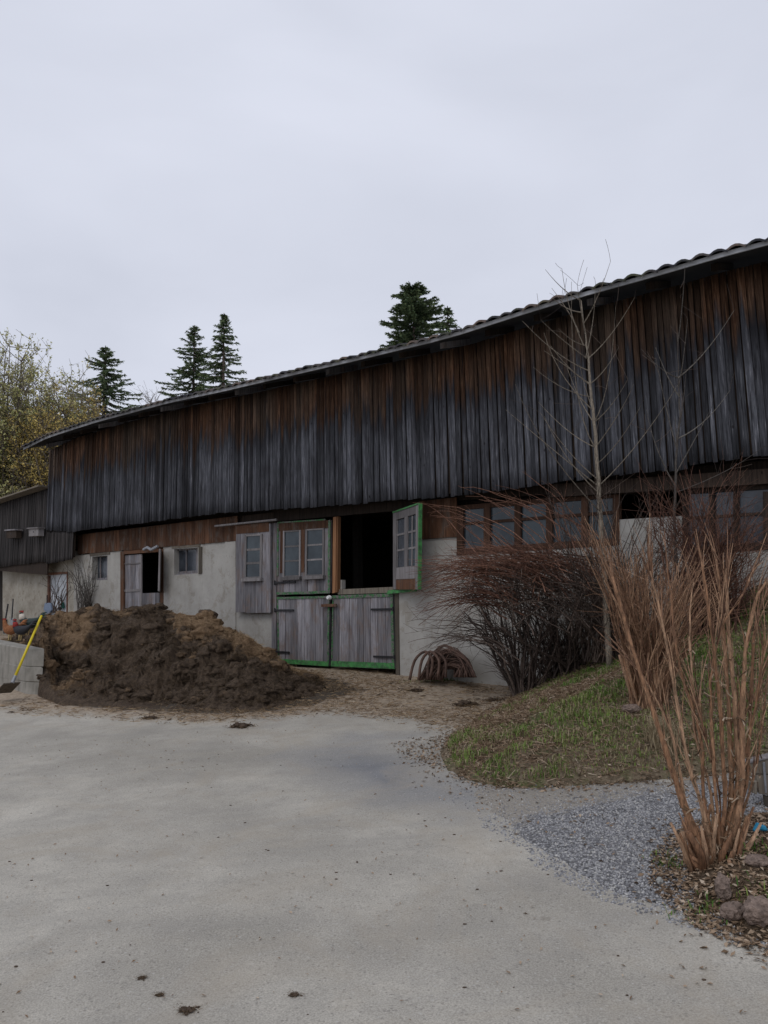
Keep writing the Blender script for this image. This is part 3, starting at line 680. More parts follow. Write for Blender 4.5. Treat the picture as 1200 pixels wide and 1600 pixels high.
Qlr, lr = half_door([(520,930.5),(614,927),(617,1045),(518,1041)], 'lower_leaf', barn)
mb = MB(); mb.q(Qul, .02, .96, .0, .11, -.012, -.002); mb.q(Qul, .06, .14, .11, .70, -.012, -.002); mb.q(Qul, .44, .53, .11, .7, -.012, -.002); mb.build('leaf_rail', M['rust_wood'], ul)
mb = MB(); mb.q(Qul, .0, .025, 0, .74, -.014, -.003); mb.q(Qul, .965, 1, .0, 1, -.018, -.003); mb.q(Qul, .0, .965, .965, 1, -.016, -.003); mb.q(Qul, .0, .9, -.02, -.002, -.01, .03); mb.build('green_trim', M['green_worn'], ul)
mb = MB(); mb.q(Qll, 0, 1, 0, .035, -.014, -.003); mb.q(Qll, 0, .025, .045, .935, -.012, -.003); mb.q(Qll, .97, 1, .045, .935, -.012, -.003); mb.build('side_trim', M['green_worn'], ll); mb = MB(); mb.q(Qll, 0, 1, .935, 1.0, -.018, -.003); mb.build('bottom_trim', M['green'], ll)
mb = MB(); mb.q(Qlr, 0, 1, 0, .045, -.014, -.003); mb.q(Qlr, .965, 1, .055, .92, -.016, -.003); mb.q(Qlr, 0, .018, .05, .9, -.012, -.003); mb.build('side_trim', M['green_worn'], lr); mb = MB(); mb.q(Qlr, 0, 1, .925, 1.0, -.018, -.003); mb.build('bottom_trim', M['green'], lr)
for c in ([(442,829.5),(469.5,828),(469,900.5),(441.5,902)], [(477.5,827),(506,825),(505.5,899),(476.5,900.5)]):
    framew(Quad(W, c, DT-.03), 0, ul, fm='pale_wood', rows=3, cols=1, fw=.08, fh=.03, sill=True, depth=.035, bar=.035)
def hinge(Q, u0, u1, v, parent):
    mb = MB(); mb.q(Q, u0, u1, v-.012, v+.014, -.03, -.016); mb.q(Q, u0-.012 if u0 < .5 else u1, u0 if u0 < .5 else u1+.012, v-.03, v+.03, -.034, -.01); mb.build('hinge', M['iron'], parent)
hinge(Qul, -.03, .37, .83, ul); hinge(Qll, -.03, .34, .2, ll); hinge(Qll, -.05, .25, .83, ll)
hinge(Qlr, .66, 1.0, .21, lr); hinge(Qlr, .69, 1.0, .845, lr)
mb = MB(); q = Qlr.p(-.02, .03, -.06); mb.tube([q+W.n*.04, q, q-W.n*.05], [.03, .045, .03], 12); mb.build('door_knob', M['white_enamel'], lr)
mb = MB(); mb.beam(Qlr.p(-.16, .14, -.05), Qlr.p(.1, .14, -.05), .03, .05); mb.build('bolt_bar', M['rust_wood'], lr)
# sill board and the grey block standing behind the lower leaf
mb = MB(); mb.q(Quad(W, [(528,921),(614,917),(614,926),(528,929)], DT+.045), 0, 1, 0, 1, 0, .06); mb.build('sill_board', M['old_timber'], barn)
mb = MB(); mb.q(Quad(W, [(527,906),(534,906),(534,928),(527,928)], .05), 0, 1, 0, 1, 0, .1); mb.build('inner_block', M['plaster'], barn)
# open upper leaf
hs, _ = W.hit(614, 860, DT); hp = W.w(hs, DT-.02, 0); be = R(27)
OP = Plane((hp.x, hp.y), W.e*math.cos(be) - W.n*math.sin(be))
QO = Quad(OP, [(614,802),(656,787.5),(654.5,921),(614,921)], 0)
mb = MB(); z1 = QO
mb.q(QO, 0, .12, 0, 1, 0, .045); mb.q(QO, .86, .965, 0, 1, 0, .045); mb.q(QO, .12, .86, 0, .10, .002, .045); mb.q(QO, .44, .56, .10, .72, .002, .045); mb.q(QO, .12, .86, .72, .87, .002, .045); 
op = mb.build('upper_leaf', M['pale_wood'], barn)
mb = MB(); mb.q(QO, .0, .97, .875, 1, .004, .03); mb.build('foot_board', M['rust_wood'], op)
mb = MB(); mb.q(QO, .972, 1.0, -.015, 1, -.012, .045); mb.q(QO, 0, .967, -.02, -.002, -.012, .05); mb.build('green_trim', M['green'], op)
for u0, u1 in ((.13, .43), (.57, .85)):
    mb = MB(); mb.q(QO, u0, u1, .11, .715, .02, .026); pn = mb.build('pane', M['dark_glass'] if u0 < .3 else M['glass'], op)
    mb = MB()
    for v in (.30, .50): mb = MB(); mb.q(QO, u0, u1, v-.012, v+.012, .008, .018); mb.build('glazing_bar', M['pale_wood'], op)
    mb = MB(); mb.q(QO, (u0+u1)/2-.02 if u0 > .5 else u0, (u0+u1)/2+.02 if u0 > .5 else u0+.04, .11, .715, .01, .017); mb.build('glazing_bar', M['pale_wood'], op)
mb = MB(); mb.q(Quad(W, [(605,922),(650,921),(650,924),(605,928)], DT-.06), 0, 1, 0, 1, 0, .03); mb.build('green_ledge', M['green'], barn)

# ------------------------------------------------------------ left annex
AX = W.w(W.hit(50, 960)[0], 0, 1.1); shed = empty('shed', AX)
tag(shed, 'low dark boarded shed with stained plaster base, joined to the barn at left', 'shed')
sa = W.hit(-120, 830, TS)[0]; sb_ = W.hit(75, 800, TS)[0]
tpx = [(-120,826),(0,786),(78,762)]; tp = [W.hit(x, y, TS) for x, y in tpx]
bpx = [(-120,900),(0,886),(112,872)]; bp = [W.hit(x, y, TS) for x, y in bpx]
lf = lambda pts: (lambda x: float(np.interp(x, [p[0] for p in pts], [p[1] for p in pts])))
boards('siding', W, sa, s_left-.01, lf(tp), lf(bp), TS+.04, M['shed_boards'], shed, downref=lambda x: lf(tp)(x)+.45)
tp2 = [W.hit(x, y, TS) for x, y in [(78,830),(112,830)]]; bp2 = [W.hit(x, y, TS) for x, y in [(78,880),(110,874)]]
boards('lower_siding', W, s_left-.005, W.hit(111,850,TS)[0], lf(tp2), lf(bp2), TS+.035, M['shed_boards'], shed, downref=lambda x: lf(tp)(x)+.45)
mb = MB()
mb.box(W, sa, s_left-.01, TS-.25, 4.0, tp[0][1]+.02, tp[0][1]+.06, tp[2][1]+.02, tp[2][1]+.06)
mb.build('roof', M['old_timber'], shed)
mb = MB(); mb.box(W, sa, W.hit(111,850,TS)[0], TS+.08, TS+.12, bp[0][1]+.03, tp[0][1], bp[2][1]+.03, tp[2][1]-.8); mb.box(W, sa, s_left-.01, TS+.08, TS+.12, bp[0][1]+.4, tp[0][1], 2.9, tp[2][1])
mb.box(W, sa-.1, sa, TS, 4, 0, tp[0][1]); mb.box(W, sa, s_left, 3.8, 4, 0, tp[0][1]); mb.build('inner_wall', M['dark_wood'], shed)
mb = MB()
for c in ([(4,878),(75,868),(75,GB),(4,GB)], [(75,868),(105,864),(105,896),(75,898)], [(105,862),(116,860),(116,GB),(105,GB)]): mb.q(Quad(W, c, .02), 0, 1, 0, 1, 0, .3)
mb.build('plaster_wall', M['old_plaster'], shed)
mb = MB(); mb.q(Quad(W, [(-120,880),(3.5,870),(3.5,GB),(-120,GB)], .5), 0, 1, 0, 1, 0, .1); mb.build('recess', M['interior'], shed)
panel('door', [(76,898),(104,896),(104,990),(76,992)], .06, M['white_paint'], shed, .3, .03)
mb = MB()
for c in ([(74,900),(76,900),(76,985),(74,985)], [(74,895),(105,893),(105,896),(74,899)], [(104,895),(105.5,895),(104.5,985),(103,985)]): mb.q(Quad(W, c, .0), 0, 1, 0, 1, 0, .06)
mb.build('door_frame', M['rust'], shed)
# nest boxes hung on the shed siding
for (x0, y0, x1, y1), m_, lb in (((10,828,25,841), 'dark_wood', 'dark weathered nest box on the shed boards, left of the pale one'), ((45,825,60,838), 'pale_wood', 'pale wooden nest box on the dark shed boards')):
    Q = Quad(W, [(x0,y0),(x1,y0-1),(x1,y1-1),(x0,y1)], TS-.16); b = Q.p(.5, .5, .08)
    nb = empty('nest_box', b); tag(nb, lb, 'nest box')
    mb = MB(); mb.q(Q, 0, 1, .12, 1, 0, .15); mb.build('box_body', M[m_], nb)
    mb = MB(); mb.q(Q, -.08, 1.08, -.02, .12, -.04, .16); mb.build('box_lid', M['pale_wood'] if m_ != 'dark_wood' else M['grey_wood'], nb)
    mb = MB(); q = Q.p(.5, .5, -.004); mb.tube([q, q - W.n*-.004], .022, 12); mb.build('entry_hole', M['iron'], nb)
# tools leaning on the shed wall
def wp(px, py, t): a, z = W.hit(px, py, t); return W.w(a, t, z)
def tool(name, label, cat, p0, p1, r_, m_, head=None):
    b = Vector(p1); t = empty(name, b); tag(t, label, cat)
    mb = MB(); mb.tube([p0, p1], r_, 8); mb.build('handle', M[m_], t)
    if head: head(t)
    return t
def blade(c, m_):
    def f(t): mb = MB(); mb.q(Quad(W, c, -.25), 0, 1, 0, 1, 0, .03); mb.build('blade', M[m_], t)
    return f
tool('spade', 'black handled spade leaning on the stained shed wall, leftmost tool', 'spade', wp(12.5,944,-.08), wp(7,978,-.25), .022, 'iron', blade([(4,968),(10,968),(10,990),(5,990)], 'iron'))
tool('fork', 'thin dark fork with pale blade upright against the shed wall beside the spade', 'fork', wp(20.5,936,-.08), wp(18.5,968,-.25), .018, 'iron', blade([(16,966),(22,966),(22,976),(16,976)], 'metal'))
tool('hand_shovel', 'blue grey shovel blade hanging beside the white shed door', 'shovel', wp(73.5,930,-.05), wp(73.5,944,-.05), .015, 'iron', lambda t: (lambda mb: (mb.q(Quad(W, [(70,942),(79,942),(80,953),(68,952)], -.06), 0, 1, 0, 1, 0, .04), mb.q(Quad(W, [(68,952),(80,953),(76,959),(73,959)], -.06), 0, 1, 0, 1, 0, .04), mb.build('blade', M['blue_grey'], t)))(MB()))
tool('trowel', 'small dark green tool hanging on the white shed door', 'trowel', wp(96.5,934,.03), wp(96.5,942,.03), .012, 'iron', lambda t: (lambda mb: (mb.q(Quad(W, [(95,941),(98,941),(99.5,950),(94.5,951)], .01), 0, 1, 0, 1, 0, .03), mb.build('blade', M['green_tool'], t)))(MB()))

# ------------------------------------------------------------ dung heap
top_px = [(0,1003),(40,990),(62,966),(100,958),(145,950),(170,953),(190,957),(215,950),(240,946),(262,956),(285,962),(305,965),(322,961),(338,972),(360,985),(385,997),(410,1013),(432,1028),(446,1040),(470,1052),(520,1064)]
toe_px = [(0,1030),(40,1050),(66,1088),(100,1102),(200,1106),(300,1110),(400,1112),(440,1105),(480,1092),(520,1072)]
def heap():
    NA, NBv = 240, 120; us = np.linspace(-20, 505, NA); V = np.zeros((NBv, NA, 3)); ST = np.zeros((NBv, NA))
    for i, x in enumerate(us):
        ty = np.interp(x, [p[0] for p in toe_px], [p[1] for p in toe_px]); cy = np.interp(x, [p[0] for p in top_px], [p[1] for p in top_px])
        toe = ground_px(x, ty)
        a, z = W.hit(x, cy, 0); wallp = W.w(a, 0, z)
        Yc = toe.y + (wallp.y - toe.y)*(.50 if x > 300 else .55); cr_ = at(x, cy, Yc)
        for j in range(NBv):
            f = j/(NBv-1)
            if f < .62:
                g_ = f/.62; Y = toe.y + (Yc-toe.y)*g_
                # two-step face: low apron in front, steep cut behind it, rounded top
                steep = 1/(1+math.exp(-(g_-.42)*11)); ap = g_**.8
                kx = np.clip((x-60)/60, 0, 1); left = 1 - np.clip((x-170)/160, 0, 1)
                stp = 1/(1+math.exp(-(g_-.5)*17)); h1 = .5*ap + .5*steep/(1/(1+math.exp(-.58*11))); h2 = .36*ap**.7 + .64*stp/(1/(1+math.exp(-.5*17)))
                h3 = min(1, g_*3.2)**.7; m1 = np.clip((260-x)/60, 0, 1); m3 = np.clip((95-x)/30, 0, 1); h = h1*(1-m1)+h2*m1; h = min(1.02, h); h = h*(1-m3)+h3*m3
                h = min(h, 1.0 + .0*g_); h = h*(1 - (1-g_)**6*0)
            else:
                g_ = (f-.62)/.38; Y = Yc + (wallp.y-.05-Yc)*g_*.9; h = 1 - .75*g_**1.6
            p = ray(x, cy); X = p.x/p.y*Y*1.0
            gz = float(yard(X, Y)); zc = gz + (cr_.z - gz)*h if f >= .62 else gz - .02 + (cr_.z-gz)*h
            V[j, i] = (X, Y, zc)
    X, Y, Z = V[..., 0], V[..., 1], V[..., 2]
    j = np.linspace(0, 1, NBv)[:, None]; fade = np.clip(j*9, 0, 1)*np.clip((us[None, :]+30)/60, 0, 1)
    crest = np.clip(np.abs(j-.62)*6, .35, 1)
    V[..., 2] += (fbm(X, Y, 41, 1.6, 6)*.6 + np.abs(fbm(X, Y, 52, 4, 5))*.6 - .12 + fbm(X, Y, 57, 14, 3)*.10)*fade*crest*np.clip((505-us[None,:])/120, .1, 1)
    V[..., 1] += fbm(X*1.3, Z*2.5, 61, 3, 5)*.5*fade*crest
    # straw: on the top and the right shoulder, patches elsewhere
    st = np.clip((j-.47)*9, -.85, 1.1) + .45*np.clip(1-np.abs(j-.10)*9, 0, 1) + .0*us[None, :]
    sx = us[None, :]
    st = st + np.where((sx > 270) & (sx < 420), .95*np.clip((j-.24)*9, 0, 1), 0)
    for (cx, cj, rx, rj, k) in ((92,.5,30,.2,1.0),(70,.2,26,.12,.7),(128,.36,26,.08,1.7),(110,.10,50,.07,.9),(240,.62,36,.12,-1.5),(60,.5,50,.3,.9),(200,.2,40,.08,.3),(170,.62,30,.1,.3),(330,.6,14,.05,-.9)):
        st = st + k*np.exp(-((sx-cx)/rx)**2-((j-cj)/rj)**2)
    st = np.clip(st*.5+.3 + 0*X, -.4, 1.2)
    idx = np.arange(NA*NBv).reshape(NBv, NA)
    Fc = np.stack([idx[:-1, :-1], idx[:-1, 1:], idx[1:, 1:], idx[1:, :-1]], -1).reshape(-1, 4)
    return V, Fc, st
HV, HF, HS = heap()
hb = ground_px(280, 1090); heapo = empty('dung_heap', hb)
tag(heapo, 'large dark dung heap with brown straw on top in front of the barn', 'dung heap')
npmesh('manure', HV.reshape(-1,3), HF, M['dung'], heapo, smooth=True, attrs={'straw': HS.ravel(), 'rnd': np.zeros(HS.size)})
def sticks(P, L_, wd, m_, name, parent=None, kind='stuff', rnd=None, flat=.35, loc=None):
    n = len(P); d = rng.normal(size=(n, 3)); d[:, 2] *= flat; d /= np.linalg.norm(d, axis=1, keepdims=True)
    u = np.cross(d, rng.normal(size=(n, 3))); u /= np.linalg.norm(u, axis=1, keepdims=True); L_ = L_*rng.uniform(.5, 1.5, n)[:, None]
    bend = rng.normal(size=(n, 3))*L_*.12
    V = np.stack([P-d*L_/2-u*wd/2, P-d*L_/2+u*wd/2, P+bend+u*wd/2, P+bend-u*wd/2, P+d*L_/2+u*wd/3, P+d*L_/2-u*wd/3], 1)
    i = np.arange(n)[:, None]*6; Fc = np.concatenate([i+np.array([[0,1,2,3]]), i+np.array([[3,2,4,5]])])
    r_ = rng.random(n) if rnd is None else rnd
    o = npmesh(name, V.reshape(-1, 3), Fc, m_, parent, attrs={'rnd': np.repeat(r_, 6)}); tag(o, kind=kind); return o
ii = rng.integers(6, 118, 26000); jj = rng.integers(0, 240, 26000)
P = HV[ii, jj] + rng.normal(size=(26000, 3))*.012; stv = HS[ii, jj]
P[:, 2] += .008
sticks(P, .09, .005, M['straw'], 'loose_straw', heapo, rnd=np.clip(stv*.75 + rng.normal(size=26000)*.18 - .05, 0, 1))
# clods
def blob(mb, c, r_, sq=(1,1,.7), seed=0, n=3, rough=.25):
    import bmesh
    bm = bmesh.new(); bmesh.ops.create_icosphere(bm, subdivisions=n, radius=1)
    k = len(mb.v); sv = random.random()*90
    from mathutils import noise
    for v in bm.verts:
        q = v.co*1.0; d = 1 + rough*noise.fractal(q*1.6+Vector((sv, sv*.3, 0)), .8, 2, 6) - (.10*noise.voronoi(q*1.7+Vector((sv,0,0)))[0][0] if n >= 5 else 0)
        mb.v.append(tuple(Vector(c) + Vector((q.x*sq[0], q.y*sq[1], q.z*sq[2]))*d*r_)); mb.a.append(.5)
    for f in bm.faces: mb.f.append(tuple(k+v.index for v in f.verts))
    bm.free()

mb = MB(); cst = []
for k in range(420):
    i = int(abs(random.gauss(0, 40))) + 4 if k % 2 else random.randrange(4, 95); j = random.randrange(14, 236)
    if i > 100: continue
    r_ = random.choice((.03, .04, .05, .06, .08, .12)) * (1 if i > 10 else .6); q = HV[i, j]; n0 = len(mb.v)
    blob(mb, Vector(q) + Vector((0, 0, -.3*r_)), r_, (1.25, 1.0, .75), n=2 if r_ < .06 else 3, rough=.6)
    stv_ = float(HS[i, j])*.8 + random.gauss(.05, .22); cst += [stv_]*(len(mb.v)-n0)
tag(npmesh('clods', np.array(mb.v), np.array(mb.f), M['dung'], heapo, smooth=True, attrs={'straw': cst, 'rnd': mb.a}), kind='stuff')
# ------------------------------------------------------------ concrete wall with shovel
c0 = ground_px(66, 1086); c1 = ground_px(40, 1084)
cz = at(66, 1013, c0.y).z
d_end = (Vector((c0.x, c0.y, 0)) - Vector((c1.x, c1.y, 0))); d_end.normalize(); back = Vector((-.62, .78, 0)).normalized()
far = Vector((c1.x, c1.y, 0)) + back*3.2
cw = empty('concrete_wall', c0); tag(cw, 'low grey concrete block wall at the left end of the dung heap', 'wall')
gzf = float(yard(far.x, far.y))
mb = MB(); a = Vector((c1.x, c1.y, 0)); b = Vector((c0.x, c0.y, 0)); a2 = a + back*3.2 + Vector((-.3,.0,0)); b2_ = b + back*3.2
zt0, zt1 = cz, cz + .12
hgt = (zt0 - c0.z + .2)
for (f0, f1) in ((0, .32), (.323, .58), (.583, 1)):
    zb0, zb1 = c0.z - .2 + hgt*(1-f1), c0.z - .2 + hgt*(1-f0)
    j = random.uniform(-.006, .006)
    mb.hexa([a+Vector((j,0,zb1)), b+Vector((j,0,zb1)), b+Vector((j,0,zb0)), a+Vector((j,0,zb0)), a2+Vector((0,0,zb1+.12)), b2_+Vector((0,0,zb1+.12)), b2_+Vector((0,0,zb0)), a2+Vector((0,0,zb0))])
mb.build('wall_blocks', M['concrete'], cw, bevel=.015)
hd = at(65, 962, c0.y - .05); lo_ = at(24, 1056, c0.y - .55); ft = ground_px(4, 1088)
sv = empty('shovel', ft); tag(sv, 'shovel with bright yellow handle leaning on the low concrete wall', 'shovel')
mb = MB(); mb.tube([hd, hd*.5+lo_*.5, lo_], [.02, .021, .022], 10); mb.build('handle', M['yellow_plastic'], sv, smooth=True)
e_ = lo_ + (lo_-hd).normalized()*.12; mb = MB(); mb.tube([lo_, e_], [.024, .03], 10); mb.build('socket', M['metal'], sv)
mb = MB(); q0 = e_; q1 = at(-12, 1100, ft.y-.1); ax = (q1-q0).normalized(); sd_ = ax.cross(Vector((0,0,1))).normalized(); 
mb.beam(q0 + ax*0.0, q0 + ax*.42, .26, .018); mb.build('blade', M['old_timber'], sv, bevel=.006)

# ------------------------------------------------------------ chickens
def chicken(name, label, px, py, Y, sc, head_dir, bodym, headm='hen_red', neckm=None, peck=False, group='chickens on the dung heap'):
    b = at(px, py, Y); c = empty(name, b); tag(c, label, 'chicken', group)
    hx = head_dir
    if peck: pts = [(-.24,.30,.01),(-.17,.27,.06),(-.08,.24,.10),(.02,.22,.115),(.10,.21,.10),(.17,.17,.06),(.23,.11,.04),(.27,.08,.036),(.30,.065,.02)]
    else: pts = [(-.24,.34,.012),(-.17,.29,.055),(-.08,.23,.10),(.02,.21,.12),(.10,.23,.105),(.145,.30,.065),(.165,.37,.045),(.18,.42,.042),(.20,.445,.02)]
    P3 = [b + Vector((x*hx*sc, x*.15*sc, z*sc)) for x, z, r_ in pts]
    mb = MB(); mb.tube(P3, [r_*sc for *_, r_ in pts], 14); bo = mb.build('body', M[bodym], c, smooth=True)
    m2 = bo.modifiers.new('s', 'SUBSURF'); m2.levels = 1; m2.render_levels = 1
    h = P3[7]; dr = (P3[8]-P3[6]).normalized()
    mb = MB(); mb.tube([h+dr*.03*sc, h+dr*.085*sc], [.012*sc, .002*sc], 6); mb.build('beak', M['beak'], c)
    mb = MB()
    for k in range(4): mb.hexa([h+Vector((hx*(k-2)*.02*sc, s1*.006, z_)) for s1 in (-1,) for z_ in (.06*sc+.0,)]*1 + [h+Vector((hx*((k-1)*.02)*sc, -.006, .05*sc)), h+Vector((hx*((k-1)*.02)*sc, -.006, .02*sc)), h+Vector((hx*((k-2)*.02)*sc, -.006, .02*sc)), h+Vector((hx*(k-2)*.02*sc, .006, .06*sc)), h+Vector((hx*((k-1)*.02)*sc, .006, .05*sc)), h+Vector((hx*((k-1)*.02)*sc, .006, .02*sc)), h+Vector((hx*((k-2)*.02)*sc, .006, .02*sc))])
    mb.tube([h+dr*.02*sc+Vector((0,0,-.02*sc)), h+dr*.02*sc+Vector((0,0,-.075*sc))], [.012*sc, .018*sc], 6); mb.build('comb', M['hen_red'], c)
    if neckm: mb = MB(); mb.tube([P3[5], P3[6], P3[7]-dr*.01], [.075*sc, .056*sc, .046*sc], 12); mb.build('neck_feathers', M[neckm], c, smooth=True)
    for i in (0, 1, 2):                    # tail feathers
        mb = MB(); t0 = P3[1]; mb.tube([t0, t0+Vector((-hx*.10*sc, .03*(i-1), (.06+.035*i)*sc)), t0+Vector((-hx*(.20-.02*i)*sc, .05*(i-1), (.05+.05*i)*sc))], [.03*sc, .024*sc, .006*sc], 6); mb.build('tail_feather', M[bodym], c)
    for sgn in (-1, 1):
        mb = MB(); k = b+Vector((.02*hx*sc, .05*sgn*sc, .12*sc)); f = b+Vector((.03*hx*sc, .05*sgn*sc, 0))
        mb.tube([k, f], [.02*sc, .009*sc], 6)
        for a in (-.6, 0, .6): mb.tube([f, f+Vector((hx*.06*math.cos(a)*sc, .06*math.sin(a)*sc, -.003))], [.007*sc, .003*sc], 5)
        mb.build('leg', M['beak'], c)
    return c
Yc = 12.9
chicken('chicken', 'orange brown hen on the straw, leftmost of the three chickens', 17, 1000, Yc, .75, -1, 'hen_orange', group='chickens on the dung heap')
chicken('chicken', 'black hen with a red neck between the orange hen and the rooster', 33, 1000, Yc-.1, .72, -1, 'hen_black', neckm='hen_red')
chicken('chicken', 'dark green rooster with a pale neck just left of the yellow handle', 45, 992, Yc+.1, .85, -1, 'hen_green', neckm='hen_neck')

# ------------------------------------------------------------ hoses, stones and clumps
hbp = wp(690, 1060, -.35); ho = empty('hose_pile', hbp); tag(ho, 'heap of brown hoses drooping against the white barn wall right of the green trimmed door', 'hoses')
for i in range(90):
    l_ = random.uniform(652, 692); r2 = random.uniform(708, 745); tpy = random.uniform(1004, 1046); mid = random.uniform(690, 714); t = -.1 - (i % 30)*.012
    if i > 86: l_ = 640 + (i-87)*14; tpy = 1018; r2 = 672 + (i-87)*12; t = -.55; mid = 664 + (i-87)*8
    A_ = [wp(l_, 1062, t-.15), wp((l_+mid)/2-4, (1062+tpy)/2-8, t-.05), wp(mid, tpy, t), wp((r2+mid)/2+8, (1058+tpy)/2-6, t-.05), wp(r2, 1058, t-.15)]
    pts = []
    for k in range(4):
        for f in (0, .33, .66):
            p0, p1, p2, p3 = A_[max(k-1,0)], A_[k], A_[k+1], A_[min(k+2,4)]
            pts.append(.5*((2*p1)+(-p0+p2)*f+(2*p0-5*p1+4*p2-p3)*f*f+(-p0+3*p1-3*p2+p3)*f**3))
    mb = MB(); mb.tube(pts+[A_[4]], random.uniform(.006, .012) if i < 87 else .022, 7); mb.build('hose', M['hose'], ho, smooth=True)
def rock(px, py, r_, m_, label, name='stone', sq=(1,1,.7), rough=.2, fn=ground_all, group=None, cat='stone', n=5, sink=.3):
    p = ground_px(px, py, fn); mb = MB(); blob(mb, p + Vector((0,0,r_*sq[2]*(1-sink))), r_, sq, n=n, rough=rough)
    o = mb.build(name, M[m_], smooth=(n > 3), loc=p); tag(o, label, cat, group); return o
rock(688, 1060, .20, 'grey_stone', 'flat grey stone lying at the foot of the hose pile', sq=(1.3,.7,.45))
rock(1131, 1404, .055, 'stone', 'upright reddish stone on the leaf mound below the cut shrub', sq=(.7,.7,1.3))
rock(1183, 1352, .055, 'stone', 'small rounded stone on the leaf mound, uppermost of the four', sq=(1.2,.8,.6))
rock(1188, 1440, .075, 'stone', 'broad pinkish stone at the right picture edge beside the asphalt', sq=(1.1,.8,.85))
rock(1146, 1436, .06, 'stone', 'grey brown stone wedged between the upright and the broad stone', sq=(1,.7,.8))
rock(1031, 1381, .022, 'grey_stone', 'little white pebble at the edge of the gravel', name='pebble', sq=(.8,.8,1), rough=.2)
rock(988, 1112, .07, 'stone', 'pale stone at the foot of the coppiced shrub on the bank', sq=(1.5,.8,.6))
rock(322, 972, .15, 'clump', 'dark rounded dung lump on the right crest of the heap', name='dung_lump', sq=(1.3,1,.75), fn=lambda x, y: yard(x, y)+.98, cat='dung', sink=.0)
cl = [(234,1123,.07,'round black dung clump nearest the foot of the heap'),(376,1136,.09,'long flat dark dung clump on the asphalt in front of the heap'),(728,1102,.11,'widest brown straw clump on the soil beside the bush'),(651,1080,.07,'reddish dung clump on the soil in front of the hose pile'),
      (222,1529,.014,'black dung crumb beside a small twig near the lower left'),(294,1580,.024,'brown dung clump at the bottom edge of the picture'),(460,1556,.016,'lone round brown dung spot low on the asphalt, right of the others'),(250,1556,.013,'reddish dung crumb between the black crumb and the bottom clump'),(770,1095,.07,'brown straw clump next to the red twigged bush')]
for x, y, r_, lb in cl:
    o = rock(x, y, r_, 'clump', lb, 'dung_clump', (1.0, .65, .26), .9, group='dung clumps lying on the yard', cat='dung', n=4, sink=.1)
    p = ground_px(x, y, ground_all); P = np.array([[p.x + random.gauss(0, r_*.95), p.y + random.gauss(0, r_*.75), p.z + .006 + abs(random.gauss(0, r_*.12))] for _ in range(110)])
    sticks(P, r_*.8, r_*.07, M['straw'], 'straw', o, flat=.2, rnd=np.clip(rng.normal(.2, .15, 110), 0, 1))
    mb = MB()
    for _ in range(16): blob(mb, p + Vector((random.gauss(0, r_*.7), random.gauss(0, r_*.5), abs(random.gauss(0, r_*.18)))), r_*random.uniform(.12, .38), (1.2, 1, .7), n=2, rough=.6)
    tag(mb.build('crumbs', M['clump'], o), kind='stuff')

# timber at the right edge with blue scrap
p = ground_px(1200, 1262, ground_all); tb = empty('timber_frame', p); tag(tb, 'end of a weathered grey brown timber frame cut off by the right picture edge', 'timber')
Yt = p.y
TPL = Plane((p.x, Yt), (1, -.12))
def tq_(c, t, d, m_, nm): mb = MB(); mb.q(Quad(TPL, c, t), 0, 1, 0, 1, 0, d); return mb.build(nm, m_, tb, bevel=.004)
tq_([(1170,1193),(1264,1170),(1264,1212),(1176,1209)], 0, .06, M['old_timber'], 'top_plank')
tq_([(1182,1210),(1264,1213),(1264,1254),(1186,1240)], .006, .06, M['old_timber'], 'upright')
tq_([(1171,1222),(1184,1220),(1183,1242),(1174,1238)], -.03, .07, M['old_timber'], 'block')
tq_([(1195,1244),(1264,1256),(1264,1345),(1203,1305)], .01, .05, M['old_timber'], 'upright')
tq_([(1168,1190),(1264,1166),(1264,1170),(1169,1194)], -.012, .10, M['pale_wood'], 'cap_strip')
tq_([(1192,1192),(1196,1191),(1199,1240),(1196,1240)], -.02, .015, M['metal'], 'bracket')
p = ground_px(1187, 1303, ground_all); mb = MB(); pts = [p+Vector((-.03,0,.015)), p+Vector((0,.01,.04)), p+Vector((.03,0,.03)), p+Vector((.06,.02,.012))]; mb.tube(pts, [.012,.024,.016,.004], 7)
tag(mb.build('plastic_scrap', M['blue_plastic'], loc=p), 'crumpled bright blue plastic scrap on the leaves near the timber', 'litter')

